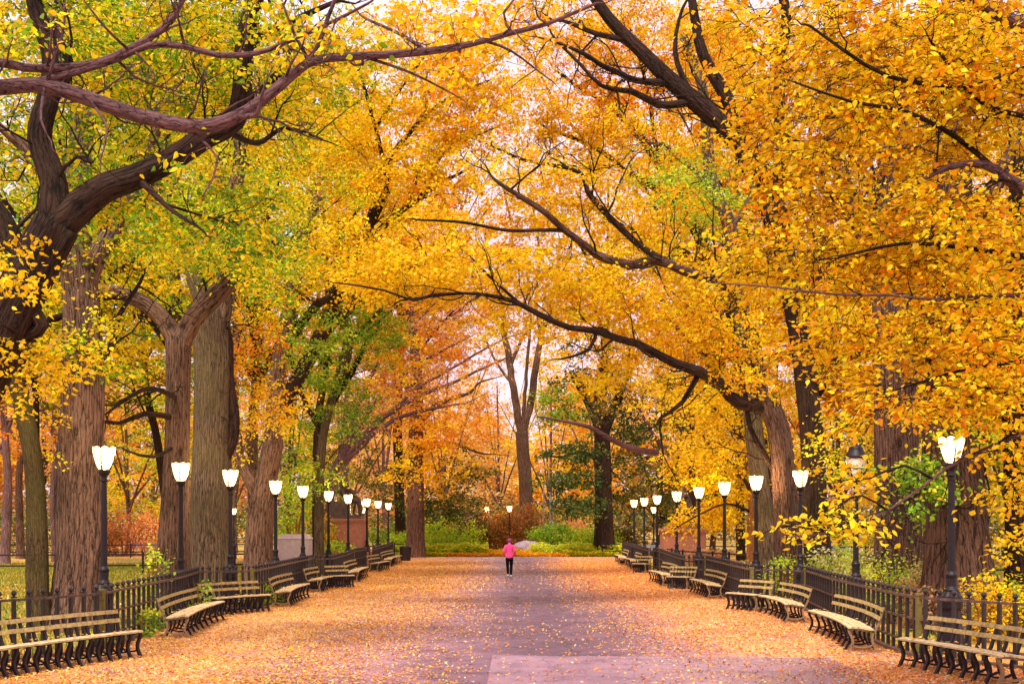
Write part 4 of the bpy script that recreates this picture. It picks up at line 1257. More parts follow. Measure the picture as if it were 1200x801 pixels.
bed('flowers', 'low orange flower edging along the front of the bed', 'flowers', GX(522, 86), GX(668, 86), 85.6, 86.5, 0.32, 'orange', 5000, 0.13, 1)
bed('ground_cover', 'dull green edging leaves left of the orange flowers', 'plants', GX(484, 86), GX(530, 86), 85.7, 86.8, 0.36, 'yg', 2200, 0.14, 2)
bed('ground_cover', 'green edging leaves right of the orange flowers', 'plants', GX(660, 86), GX(725, 86), 85.7, 87, 0.5, 'yg', 3500, 0.14, 3)
bed('flowers', 'yellow leaved border plants right of the walker', 'flowers', GX(622, 88), GX(705, 88), 87.0, 90.5, 1.0, 'lime', 9000, 0.16, 4)
bed('flowers', 'orange and yellow border plants behind the walker', 'flowers', GX(565, 88), GX(630, 88), 87.0, 89.2, 0.62, 'gold', 4200, 0.14, 5)
bed('ground_cover', 'bright green hosta leaves in the left of the bed', 'plants', GX(488, 88), GX(572, 88), 86.9, 90.5, 1.05, 'lime', 8500, 0.2, 6)
bed('ground_cover', 'green leaves at the right end of the bed', 'plants', GX(700, 88), GX(738, 88), 87.2, 90.5, 1.0, 'lime', 3500, 0.2, 7)
bed('undergrowth', 'dark low undergrowth at the far end of the park', 'undergrowth', -130, 130, 128, 150, 5.2, 'olive', 60000, 0.42, 8)
bed('undergrowth', 'rusty low undergrowth behind the lawns', 'undergrowth', -110, 110, 152, 168, 7.5, 'rust', 45000, 0.5, 9)
shr = 'shrubs behind the flower bed'
for i, (px, Y, w, h, pal, n, lab) in enumerate([
    (478, 90, 3.2, 2.0, 'bright', 2500, 'green shrub at the left end of the bed by the far lamps'),
    (528, 94, 5.0, 3.0, 'bright', 4500, 'wide green rounded shrub left of the walker'),
    (505, 98, 4.0, 2.9, 'lime', 2800, 'yellowish shrub behind the wide green one'),
    (556, 97, 3.4, 3.3, 'plum', 3200, 'dark plum leaved shrub left of the central lamp'),
    (580, 96, 3.2, 3.4, 'rust', 3200, 'rust brown shrub just left of the central lamp'),
    (614, 97, 4.2, 4.0, 'rust', 4500, 'tall reddish brown shrub right of the central lamp'),
    (648, 94, 3.6, 2.6, 'green', 3200, 'deep green shrub right of the reddish one'),
    (676, 97, 3.0, 3.0, 'pink', 1600, 'pale pinkish thin shrub before the dark tree'),
    (690, 93, 4.6, 2.3, 'bright', 3500, 'broad low green shrub left of the dark tree trunk'),
    (728, 96, 3.6, 2.2, 'olive', 2500, 'olive shrub right of the dark tree trunk'),
    (600, 108, 6.0, 4.2, 'olive', 3000, 'olive bush deep in the background centre'),
    (462, 100, 4.0, 2.6, 'green', 2500, 'green bush behind the farthest left lamps')]):
    plant('shrub', lab, 'shrub', px, Y, w, h, pal, n, 0.20, 40 + i, shr)
# leafy asters behind the right fence
ast = 'aster clumps behind the right fence'
for i, (px, Y, w, h, pal, n, lab) in enumerate([
    (925, 36, 1.61, 1.25, 'bright', 1440, 'yellow green clump at the foot of the twin trunks'),
    (978, 33, 1.72, 1.80, 'aster', 1920, 'pale flowering clump left of the unlit lamp'),
    (998, 36, 1.84, 1.72, 'bright', 1600, 'bright green clump behind the unlit lamp'),
    (1022, 30, 1.61, 1.49, 'aster', 1760, 'white flecked clump right of the unlit lamp'),
    (1050, 27, 1.49, 1.64, 'bright', 1760, 'yellow green clump before the reddish trunk'),
    (1066, 29, 1.72, 1.64, 'aster', 1600, 'pale flowering clump before the reddish trunk'),
    (1083, 26, 1.38, 1.49, 'dry', 1440, 'dry brown clump left of the nearest right lamp'),
    (1105, 24.5, 1.15, 1.09, 'dry', 1120, 'dry brown clump left of the widest trunk foot'),
    (1155, 22.5, 1.49, 1.22, 'yellow', 1280, 'yellow leaved clump right of the nearest right lamp'),
    (1182, 23, 1.72, 1.35, 'yg', 1440, 'yellow green clump near the right edge'),
    (900, 44, 2.07, 1.09, 'aster', 1120, 'small pale clump left of the twin trunks')]):
    plant('aster_clump', lab, 'plant', px, Y, w, h, pal, n, 0.075, 70 + i, ast, stems=12)
for i, (px, Y, w, h, pal, n, lab) in enumerate([
    (181, 26.5, 0.63, 2.47, 'bright', 416, 'thin yellow green sapling by the second thick trunk'),
    (167, 23.5, 0.7, 0.55, 'green', 260, 'small green weed at the fence before the second bench'),
    (232, 27.5, 0.5, 1.15, 'green', 140, 'green weed peeping above the fence by the grey trunk'),
    (318, 33.0, 0.6, 0.6, 'bright', 200, 'yellow green weed at the fence corner post')]):
    plant('weed', lab, 'plant', px, Y, w, h, pal, n, 0.09, 90 + i, 'weeds along the left fence', stems=5)
for i, (px, Y, w, h, pal, n, lab) in enumerate([
    (145, 88, 6, 3.4, 'red', 3000, 'red and pink shrub across the left lawn'),
    (118, 86, 4, 2.8, 'rust', 2000, 'rusty shrub left of the red one'),
    (178, 96, 5, 3.6, 'pink', 2500, 'pink shrub behind the second thick trunk'),
    (345, 62, 2.4, 4.2, 'bright', 1500, 'airy yellow green bush above the grey plinth'),
    (368, 66, 2.6, 3.4, 'yg', 1400, 'airy yellow green bush left of the statue pedestal'),
    (398, 62, 1.6, 1.6, 'bright', 700, 'low yellow green bush before the statue pedestal'),
    (830, 66, 3, 1.1, 'dry', 1200, 'dry brown planting right of the right pedestal'),
    (25, 84, 6, 1.6, 'olive', 1500, 'olive hedge bush far left'),
    (1010, 84, 7, 2.2, 'yg', 2200, 'yellow green bush beyond the right lawn fence'),
    (1175, 70, 7, 2.6, 'olive', 2200, 'olive bush far right beyond the lawn fence')]):
    plant('bush', lab, 'shrub', px, Y, w, h, pal, n, 0.17, 110 + i, 'bushes on the lawns', stems=9)

# ------------------------------------------------------------------ trees of the left row
B = build_tree
B('elm_tree', 'big dark leaning elm at the left edge with a heavy limb reaching right', 'tree', 18.5,
  [[(-105, 'g', 84.0), (-90, 640, 65.6), (-55, 520, 59.2), (-12, 420, 56.0), (28, 335, 52.8), (66, 262, 52.8)],
   [(62, 272, 40.0), (60, 215, 32.0), (48, 165, 28.8), (58, 110, 24.0), (62, 60, 20.8), (40, 0, 17.6), (30, -60, 12.8)],
   [(66, 268, 41.6), (110, 228, 33.6), (160, 205, 30.4), (205, 185, 27.2), (245, 160, 25.6), (275, 140, 24.0), (285, 95, 21.6), (290, 40, 20.0), (302, -20, 17.6), (310, -80, 14.4)],
   [(35, 325, 32.0), (5, 258, 24.0), (-30, 225, 20.8), (-80, 190, 16.0)],
   [(60, 130, 17.6), (80, 80, 12.8, 19), (62, 25, 10.4, 20), (85, -30, 8.0, 20)],
   [(28, 345, 20.8), (50, 380, 16.0), (30, 395, 12.0), (-10, 440, 8.0)],
   [(255, 155, 9.6), (300, 168, 6.4, 19.5), (335, 150, 4.8, 20), (370, 160, 3.2, 20)], [(282, 120, 9.6), (320, 90, 6.4, 19.5), (345, 50, 4.8, 20)],
   [(160, 208, 11.2), (200, 245, 5.6, 18), (235, 268, 3.2, 17.5)],
   [(288, 60, 12.8), (330, 30, 8.0, 19), (380, 8, 5.6, 19)]],
  [(55, 45, 110, 80, 19.5, 1.6, 80, 'yg'), (190, 60, 110, 80, 20, 1.6, 85, 'gy'), (140, 140, 110, 60, 20.5, 1.2, 55, 'gy'), (320, 80, 90, 90, 20, 1.4, 70, 'yg'),
   (15, 310, 35, 40, 17, 0.5, 8, 'yellow'), (110, 230, 90, 40, 19.5, 1.0, 34, 'gy'), (250, 260, 80, 55, 19, 1.0, 42, 'gy'), (60, 420, 70, 40, 18.5, 0.8, 18, 'yellow'), (270, 30, 80, 60, 18, 1, 40, 'yg')],
  M['bark_dark'], 11, 0.085, 38, 0.5, 6, 'old elms lining the left side', 28, 0.20, step=0.18, keepout=((118, 318, 290, 425),))
B('elm_tree', 'slender mossy leaning trunk at far left before the lawn', 'tree', 25.0,
  [[(48, 'g', 34), (44, 690, 26), (43, 620, 24), (40, 550, 22), (30, 490, 21), (18, 440, 20), (14, 410, 18), (24, 385, 15), (48, 370, 11)],
   [(20, 435, 14), (35, 400, 11), (62, 375, 9, 26), (100, 360, 6, 26)], [(16, 415, 14), (-10, 385, 11), (-40, 340, 8)]],
  [(30, 440, 55, 60, 25, 1.2, 22, 'yellow'), (-20, 400, 50, 70, 26, 1.2, 26, 'gold'), (65, 500, 20, 60, 25, 0.5, 5, 'yellow')],
  M['bark_moss'], 12, 0.09, 30, 0.45, 6, 'old elms lining the left side', 16, 0.12)
B('elm_tree', 'thickest left trunk with deeply furrowed brown bark behind the nearest lamp', 'tree', 25.5,
  [[(90, 'g', 96), (91, 715, 74), (92, 690, 62), (95, 640, 57), (95, 560, 54), (96, 470, 51), (97, 400, 47), (93, 330, 42), (86, 260, 38), (90, 200, 32), (95, 130, 26)],
   [(95, 350, 30), (120, 290, 22), (150, 230, 17, 26.5), (175, 170, 12, 27)], [(88, 265, 26), (60, 215, 18), (30, 175, 14)],
   [(98, 440, 10), (130, 405, 8), (140, 370, 6, 26), (165, 330, 4, 27)]],
  [(110, 330, 100, 60, 26.5, 1.6, 60, 'yg'), (150, 260, 110, 60, 27, 1.5, 60, 'gy'), (60, 200, 110, 80, 27, 1.8, 60, 'gy'), (115, 400, 45, 35, 25, 0.8, 16, 'yg'), (140, 420, 40, 30, 26, 0.6, 6, 'gy')],
  M['bark_brown'], 13, 0.09, 36, 0.55, 6, 'old elms lining the left side', 36, 0.13, step=0.22, keepout=((118, 318, 290, 425),))
B('elm_tree', 'left trunk forking into two limbs behind the second lamp', 'tree', 32.0,
  [[(201, 'g', 54.1), (203, 690, 42.6), (204, 640, 36.1), (206, 570, 31.2), (208, 490, 27.9), (209, 430, 27.9), (209, 395, 29.5)],
   [(210, 412, 23.0), (196, 380, 20.5), (172, 357, 18.0), (140, 343, 16.4), (105, 335, 13.9), (80, 300, 11.5), (70, 250, 9.0)],
   [(208, 412, 24.6), (228, 372, 23.0), (258, 338, 22.1), (276, 300, 19.7), (270, 250, 18.0), (282, 190, 14.8), (270, 130, 11.5)],
   [(206, 470, 7.4), (180, 455, 5.7, 30), (155, 462, 4.9, 30), (130, 480, 3.3, 30)], [(206, 490, 7.4), (170, 485, 6.6, 31), (140, 495, 4.9, 31), (115, 492, 3.3, 31)],
   [(205, 525, 5.7), (180, 535, 4.1, 31), (150, 528, 2.5, 31)]],
  [(150, 300, 90, 50, 30, 1.6, 50, 'yg'), (270, 260, 90, 60, 30, 1.8, 70, 'gy'), (260, 330, 80, 40, 29, 1.2, 34, 'gy'), (240, 180, 90, 70, 31, 1.6, 60, 'yg'), (150, 420, 40, 40, 31, 1, 8, 'yg')],
  M['bark_brown'], 14, 0.10, 36, 0.6, 4, 'old elms lining the left side', 28, 0.12, keepout=((118, 318, 290, 425),))
B('elm_tree', 'grey mossy double stem trunk behind the third left lamp', 'tree', 36.5,
  [[(247, 'g', 74), (248, 690, 58), (247, 640, 50), (247, 560, 45), (248, 480, 43), (249, 420, 42), (246, 360, 40)],
   [(242, 395, 26), (234, 340, 22), (222, 310, 20), (215, 260, 16), (200, 190, 12)], [(252, 400, 30), (262, 350, 24), (262, 300, 20), (256, 240, 16), (262, 170, 12)],
   [(264, 560, 16), (271, 520, 14), (272, 470, 11), (268, 400, 8)]],
  [(240, 220, 100, 60, 34, 2, 50, 'gy'), (300, 290, 70, 60, 33, 1.5, 60, 'gy'), (290, 210, 80, 60, 34, 1.5, 45, 'yg')],
  M['bark_grey'], 15, 0.10, 36, 0.6, 4, 'old elms lining the left side', 26, 0.10)
B('elm_tree', 'low forking trunk behind the fourth left lamp with an orange spray', 'tree', 43.0,
  [[(302, 'g', 46), (303, 680, 36), (304, 630, 31), (307, 590, 31), (312, 560, 27), (320, 520, 24), (323, 470, 21), (330, 410, 20), (342, 350, 18), (352, 290, 15), (372, 230, 12)],
   [(305, 588, 20), (292, 560, 16), (280, 535, 13), (276, 490, 12), (272, 440, 10), (276, 380, 8)], [(330, 415, 14), (360, 370, 11), (395, 340, 8, 39)], [(345, 340, 12), (320, 290, 9), (310, 240, 7)]],
  [(325, 475, 38, 32, 38, 1.2, 30, 'gold'), (300, 420, 40, 60, 39, 1.4, 38, 'orange'), (350, 290, 70, 60, 40, 2, 70, 'yg'), (350, 210, 90, 60, 41, 2, 80, 'yg'), (365, 400, 45, 45, 41, 2, 50, 'green'),
   (295, 350, 50, 40, 39, 1.2, 40, 'yellow'), (300, 500, 40, 40, 41, 1.2, 18, 'gold')],
  M['bark_brown'], 16, 0.11, 36, 0.65, 4, 'old elms lining the left side', 20, 0.10)
B('elm_tree', 'tree with green foliage and dark trunk above the statue', 'tree', 52.0,
  [[(374, 'g', 13.6), (374, 620, 11.2), (375, 560, 10.4), (379, 510, 10.4), (389, 470, 11.2), (402, 430, 14.4), (408, 390, 12.0), (395, 330, 9.6), (400, 260, 7.2)],
   [(390, 468, 11.2), (410, 440, 8.0), (430, 400, 5.6)], [(406, 400, 8.0), (440, 370, 5.6), (465, 350, 4.0)], [(380, 505, 7.2), (352, 460, 5.6), (340, 410, 4.8)]],
  [(430, 395, 50, 45, 50, 2.2, 80, 'green'), (400, 480, 40, 35, 52, 2, 46, 'green'), (375, 440, 40, 40, 52, 2, 40, 'green'), (410, 320, 70, 50, 52, 2.5, 70, 'yg'), (350, 555, 40, 28, 50, 1.5, 26, 'bright'), (392, 552, 36, 18, 53, 1.5, 10, 'gy'), (360, 350, 60, 60, 54, 2, 55, 'orange')],
  M['bark_grey'], 17, 0.13, 40, 0.8, 4, 'old elms lining the left side', 14, 0.08)
B('cherry_tree', 'tree of many dark limbs slanting up right with sparse reddish leaves', 'tree', 74.0,
  [[(368, 'g', 21.1), (372, 615, 18.6), (380, 585, 17.4), (390, 560, 16.1), (402, 535, 13.6)],
   [(392, 560, 8.7), (425, 520, 6.8), (465, 490, 5.6), (510, 478, 3.7), (545, 472, 2.5)], [(396, 552, 8.7), (430, 505, 6.8), (480, 470, 5.6), (530, 448, 4.3), (580, 425, 2.5)],
   [(400, 540, 8.7), (425, 490, 6.8), (465, 445, 5.6), (500, 420, 3.7), (540, 400, 2.5)], [(402, 536, 8.1), (418, 480, 6.2), (440, 430, 5.0), (470, 395, 3.7), (500, 365, 2.5)],
   [(402, 535, 7.4), (405, 480, 5.6), (412, 430, 4.3), (430, 390, 3.1)], [(398, 545, 7.4), (440, 500, 5.6), (490, 455, 4.3), (540, 425, 3.1), (595, 395, 1.9)]],
  [(480, 420, 70, 60, 64, 2.6, 70, 'pink'), (530, 410, 60, 50, 65, 2.5, 46, 'orange'), (430, 470, 50, 45, 64, 2, 34, 'pink'), (520, 470, 50, 30, 64, 2, 30, 'orange'), (520, 370, 70, 30, 66, 2, 36, 'pink')],
  M['bark_mauve'], 18, 0.15, 22, 0.9, 4, None, 12, 0.08, bare=1)
# ------------------------------------------------------------------ foreground bough at upper left
B('elm_tree', 'foreground tree whose long mauve bare bough crosses the upper left', 'tree', 12.5,
  [[(-360, 'g', 110), (-350, 640, 90), (-330, 420, 80), (-290, 240, 60), (-200, 150, 36)],
   [(-215, 165, 30), (-120, 105, 24), (-40, 97, 20), (0, 100, 18), (55, 103, 17), (110, 117, 17), (170, 136, 17), (215, 148, 17), (248, 150, 16), (278, 138, 14), (300, 122, 13), (330, 96, 12), (362, 72, 10), (400, 67, 9.5), (450, 64, 9), (500, 60, 8.5), (550, 52, 7), (600, 38, 6), (640, 28, 5), (690, 8, 3.5)],
   [(-100, 85, 14), (-20, 72, 11), (30, 78, 10), (75, 78, 10), (115, 72, 10), (150, 58, 9), (190, 35, 8), (215, 0, 6), (225, -40, 5)],
   [(20, 97, 10), (70, 92, 9), (110, 80, 8), (140, 68, 8), (175, 52, 8), (215, 53, 7.5), (255, 64, 7), (300, 62, 6), (335, 50, 5), (380, 30, 4), (430, 5, 3)],
   [(278, 140, 8), (300, 135, 6, 12.3), (305, 122, 5, 12.2)], [(330, 96, 7), (370, 60, 6), (385, 20, 5), (400, -20, 4)],
   [(362, 72, 5), (345, 40, 4), (330, 0, 3)], [(500, 60, 5), (470, 40, 4, 12.8), (430, 22, 3, 13)], [(560, 50, 4), (600, 60, 3, 13), (640, 90, 2, 13.3)],
   [(430, 66, 4), (480, 85, 3, 12.6), (530, 110, 2, 12.8)], [(600, 38, 4), (590, 15, 3), (620, -20, 2)], [(110, 117, 4), (125, 150, 3, 12), (118, 185, 2, 12)], [(55, 103, 4), (48, 140, 3, 12), (60, 165, 2, 12)],
   [(215, 150, 4), (255, 185, 3, 12.5), (240, 225, 2, 12.5)], [(150, 58, 4), (120, 30, 3, 12), (90, -10, 2, 12)]],
  [(460, 40, 190, 50, 13, 1.0, 56, 'gold'), (580, 70, 90, 50, 13.3, 0.8, 26, 'gold'), (60, 60, 110, 60, 12.6, 0.8, 14, 'yg'), (370, 40, 80, 40, 12.6, 0.7, 14, 'yg'), (250, 190, 120, 30, 12.6, 0.5, 6, 'yg'), (20, 330, 25, 40, 13, 0.3, 6, 'yellow')],
  M['bark_mauve'], 19, 0.075, 11, 0.42, 6, None, 14, 0.12, bare=0, step=0.15, side=1.6, twigs=False, one='stem')
# ------------------------------------------------------------------ trees of the right row
B('elm_tree', 'great yellow elm on the right whose boughs arch over the path', 'tree', 37.0,
  [[(923, 'g', 48), (924, 690, 36), (923, 640, 31), (921, 590, 28), (917, 540, 28), (912, 505, 26), (905, 478, 22)],
   [(888, 486, 16.9), (868, 472, 15.5), (845, 452, 14.1), (820, 436, 12.7, 33), (790, 424, 10.6, 32.5), (745, 405, 9.2, 32), (700, 388, 7.7, 31), (665, 382, 7.0, 30.5), (640, 372, 7.0, 30), (612, 358, 5.6, 30), (585, 349, 4.9, 29.5), (545, 344, 3.5, 29), (500, 348, 2.8, 29), (470, 352, 2.1, 29)],
   [(905, 512, 19.4), (895, 470, 17.6), (888, 430, 15.8), (880, 390, 13.2), (862, 350, 12.3), (835, 325, 11.4, 33.5), (800, 318, 10.6, 33), (765, 304, 10.6, 33), (738, 310, 10.6, 32.5), (710, 302, 9.7, 32), (690, 290, 8.8, 32), (662, 270, 7.9, 31.5), (640, 250, 7.0, 31), (612, 232, 6.2, 31), (585, 215, 4.4, 30.5), (575, 205, 2.6, 30.5)],
   [(800, 320, 9.7, 33), (770, 300, 8.8, 33), (745, 285, 7.9, 33), (722, 262, 7.9, 33), (700, 240, 7.0, 33), (688, 222, 7.0, 33), (680, 203, 5.3, 33), (650, 193, 4.4, 33), (615, 188, 3.5, 33), (585, 176, 2.6, 33)],
   [(660, 272, 5.3, 31.5), (630, 270, 4.4, 31), (600, 270, 4.0, 31), (550, 262, 3.5, 31), (495, 258, 2.6, 31)],
   [(612, 358, 4.4, 30), (580, 330, 3.5, 30), (560, 310, 2.6, 30)], [(700, 388, 5.3, 31), (690, 410, 4.4, 31), (660, 420, 2.6, 31)], [(550, 345, 3.5, 29), (505, 345, 3.5, 28.8), (485, 352, 3.1, 28.6), (450, 340, 2.6, 28.5), (400, 332, 1.8, 28.5)],
   [(820, 438, 7.9, 33), (800, 470, 6.2, 33), (775, 490, 4.4, 33)], [(920, 580, 7.9), (900, 540, 7.0), (880, 500, 6.2), (868, 440, 5.3), (850, 400, 4.4)]],
  [(560, 320, 90, 30, 30.6, 1.5, 80, 'yellow'), (470, 320, 80, 34, 30.1, 1.4, 75, 'yellow'), (420, 300, 70, 40, 30.6, 1.4, 42, 'yellow'), (650, 340, 80, 40, 31.6, 1.6, 90, 'yellow'), (640, 230, 80, 45, 32.6, 1.6, 55, 'gold'),
   (600, 190, 70, 30, 33.1, 1.4, 34, 'gold'), (720, 360, 80, 40, 32.6, 1.6, 90, 'gold'), (760, 260, 80, 50, 34.1, 1.6, 60, 'gold'), (800, 390, 80, 50, 34.1, 1.8, 90, 'gold'), (850, 420, 60, 50, 34.1, 1.5, 60, 'gold'),
   (540, 255, 60, 25, 32.1, 1, 22, 'gold'), (720, 440, 50, 22, 33.1, 1.2, 24, 'yellow'), (600, 385, 60, 15, 30.6, 1, 18, 'yellow'), (700, 310, 60, 26, 33.1, 1.4, 40, 'yellow')],
  M['bark_red'], 21, 0.115, 38, 0.6, 4, 'old elms lining the right side', 20, 0.10)
B('elm_tree', 'tall right elm with a dark mossy limb slanting to the upper centre', 'tree', 36.0,
  [[(962, 'g', 45.9), (961, 690, 37.0), (958, 640, 31.1), (955, 580, 27.4), (952, 520, 26.6), (945, 450, 25.2), (935, 380, 24.4), (922, 310, 23.7), (910, 250, 25.5), (897, 210, 23.8), (880, 185, 22.1)],
   [(892, 205, 26), (868, 170, 24), (842, 143, 22), (815, 118, 21), (790, 98, 19), (762, 72, 17), (738, 48, 15), (712, 20, 13), (690, -10, 11)],
   [(885, 190, 20), (868, 150, 17), (850, 115, 15), (835, 85, 14), (820, 50, 12), (812, 0, 10)], [(905, 240, 20), (918, 170, 17), (912, 110, 14), (920, 40, 12), (915, -20, 10)],
   [(790, 100, 9), (760, 95, 8, 35.8), (735, 92, 7, 35.4), (712, 80, 6, 34.5), (690, 65, 5, 34), (650, 50, 3, 34)], [(800, 128, 10, 36), (770, 122, 9, 35.8), (740, 108, 7, 35.4), (705, 100, 5, 34), (680, 75, 4, 34), (650, 45, 3, 34)],
   [(738, 50, 8), (700, 40, 6), (660, 25, 4)], [(930, 360, 14), (960, 320, 11), (1000, 300, 8)], [(945, 450, 12), (985, 420, 9, 35), (1020, 415, 6, 35)], [(812, 120, 8), (790, 60, 6), (800, 10, 4)]],
  [(700, 60, 100, 60, 37.5, 1.8, 55, 'orange'), (780, 40, 80, 50, 38, 1.6, 48, 'gold'), (830, 170, 60, 50, 38.5, 1.6, 16, 'gold'), (822, 225, 48, 45, 35.5, 1.2, 34, 'bright'), (780, 205, 30, 30, 36, 1, 14, 'bright'), (900, 60, 90, 70, 38, 1.8, 75, 'gold'), (760, 170, 80, 40, 37.5, 1.4, 40, 'gold'),
   (960, 400, 70, 60, 37.5, 1.6, 60, 'gold'), (900, 330, 60, 50, 36, 1.2, 46, 'gold'), (640, 90, 60, 40, 37.5, 1.2, 20, 'gold'), (960, 270, 80, 60, 37.5, 1.5, 60, 'gold')],
  M['bark_dark'], 22, 0.10, 34, 0.6, 4, 'old elms lining the right side', 26, 0.12)
B('elm_tree', 'tall elm leaning over the path from the left with a gold crown at top centre', 'tree', 47.0,
  [[(306, 'g', 24), (307, 620, 18), (314, 540, 17), (338, 465, 17), (372, 400, 18), (400, 330, 15), (430, 270, 12), (455, 220, 9)],
   [(372, 400, 12), (420, 352, 9), (470, 318, 6), (520, 300, 3)], [(400, 330, 10), (450, 265, 8), (500, 225, 6), (545, 200, 3)], [(430, 270, 9), (455, 190, 7), (505, 130, 5), (560, 100, 3)], [(455, 220, 7), (440, 150, 5), (420, 80, 4)],
   [(500, 225, 4), (520, 180, 3), (580, 150, 2)], [(440, 150, 4), (480, 90, 3), (520, 40, 2)]],
  [(430, 290, 80, 46, 46, 2, 90, 'gold'), (480, 215, 80, 40, 46, 2, 90, 'gold'), (430, 170, 100, 70, 47, 2.2, 130, 'yellow'), (530, 130, 80, 50, 46, 2, 100, 'gold'), (410, 80, 110, 70, 47, 2.2, 130, 'yg'), (510, 60, 90, 60, 46, 2, 110, 'gold'), (570, 60, 70, 50, 45, 2, 60, 'gold'), (560, 165, 60, 30, 45, 1.6, 36, 'gold'), (340, 110, 80, 70, 48, 2, 90, 'yg')],
  M['bark_dark'], 41, 0.15, 40, 0.75, 4, 'old elms lining the left side', 14, 0.08)
B('elm_tree', 'slim elm behind the twin right trunks with a gold crown over the path', 'tree', 50.0,
  [[(897, 'g', 28), (896, 630, 22), (893, 560, 20), (886, 480, 18), (868, 400, 16), (840, 320, 14), (805, 250, 12), (770, 190, 9), (740, 140, 6)],
   [(840, 320, 10), (790, 290, 7), (740, 270, 4)], [(805, 250, 9), (750, 210, 7), (690, 170, 5), (640, 150, 3)], [(770, 190, 7), (720, 130, 5), (660, 90, 3)], [(770, 190, 7), (760, 110, 5), (740, 40, 3)], [(690, 170, 4), (650, 120, 3), (620, 60, 2)]],
  [(690, 150, 80, 36, 49, 2, 80, 'gold'), (620, 120, 70, 40, 48, 2, 55, 'gold'), (740, 110, 80, 60, 50, 2, 90, 'orange'), (640, 30, 90, 40, 48, 2, 70, 'gold'), (740, 30, 90, 50, 50, 2, 90, 'gold'), (700, 220, 80, 40, 49, 2, 60, 'gold'), (800, 300, 80, 60, 50, 2, 80, 'yellow'), (640, 270, 70, 30, 48, 2, 40, 'gold'), (850, 60, 80, 70, 50, 2, 90, 'gold')],
  M['bark_dark'], 42, 0.155, 40, 0.75, 4, 'old elms lining the right side', 14, 0.08)
B('elm_tree', 'thin grey leaning stem in the upper right behind the mossy limb', 'tree', 44.0,
  [[(905, 'g', 30), (900, 640, 24), (890, 560, 22), (878, 450, 20), (866, 340, 18), (856, 268, 16), (842, 235, 15), (832, 200, 14), (828, 150, 13), (822, 100, 11), (800, 40, 9)],
   [(842, 238, 10), (815, 200, 8), (790, 180, 6)], [(856, 268, 9), (880, 230, 7), (890, 180, 5)]],
  [(830, 230, 60, 55, 46, 2, 55, 'bright'), (780, 200, 40, 40, 47, 2, 26, 'bright'), (850, 330, 60, 40, 45, 2, 40, 'yellow'), (840, 500, 60, 60, 46, 2, 50, 'yellow')],
  M['bark_grey'], 23, 0.13, 40, 0.8, 4, None, 14, 0.08, one='stem')
B('elm_tree', 'reddish furrowed trunk right of the unlit lamp', 'tree', 29.0,
  [[(1054, 'g', 74), (1053, 700, 60), (1052, 650, 53), (1051, 580, 50), (1050, 500, 49), (1048, 420, 50), (1046, 340, 46), (1046, 260, 42), (1048, 180, 36), (1050, 100, 30)],
   [(1046, 330, 26), (1010, 270, 20), (985, 200, 16), (970, 120, 12)], [(1048, 250, 24), (1090, 190, 18), (1120, 120, 14)]],
  [(1000, 160, 110, 90, 30, 1.8, 90, 'gold'), (1100, 110, 110, 90, 30, 1.8, 90, 'gold'), (1050, 360, 110, 60, 30.5, 1.4, 40, 'yellow'), (1000, 520, 60, 40, 31, 1.2, 24, 'yg')],
  M['bark_red'], 24, 0.10, 36, 0.6, 4, 'old elms lining the right side', 34, 0.13, step=0.25)
B('elm_tree', 'widest right trunk with a flared foot behind the nearest right lamp', 'tree', 25.0,
  [[(1127, 'g', 132), (1126, 715, 108), (1124, 690, 92), (1122, 650, 80), (1119, 600, 70), (1115, 540, 62), (1112, 460, 56), (1110, 380, 52), (1112, 300, 46), (1116, 220, 40), (1120, 140, 34)],
   [(1112, 400, 26), (1075, 340, 20), (1040, 300, 14)], [(1112, 300, 26), (1150, 240, 20), (1185, 180, 15)],
   [(1112, 545, 10), (1085, 570, 7, 24.5), (1055, 590, 4, 24)]],
  [(1072, 565, 42, 44, 24, 0.6, 24, 'green'), (1120, 490, 50, 30, 24, 0.8, 14, 'yg'), (1165, 540, 30, 30, 25.5, 1, 8, 'yg'), (1120, 400, 90, 70, 24, 1.2, 60, 'gold'), (1130, 250, 100, 90, 25, 1.4, 80, 'gold')],
  M['bark_red'], 25, 0.10, 34, 0.55, 6, 'old elms lining the right side', 44, 0.16, step=0.2)
B('elm_tree', 'dark trunk cut by the right edge behind yellow leaves', 'tree', 25.0,
  [[(1197, 'g', 50), (1196, 690, 38), (1194, 620, 32), (1192, 540, 30), (1188, 460, 28), (1186, 380, 26), (1190, 280, 22), (1195, 180, 18)],
   [(1190, 460, 16), (1165, 400, 11), (1140, 350, 8)], [(1190, 540, 12), (1160, 520, 8), (1130, 530, 5)]],
  [(1175, 440, 60, 60, 24, 1.2, 50, 'gold'), (1188, 610, 26, 50, 23.5, 0.8, 12, 'yellow'), (1160, 330, 80, 70, 24, 1.2, 60, 'gold')],
  M['bark_dark'], 26, 0.10, 34, 0.55, 6, 'old elms lining the right side', 20, 0.10)
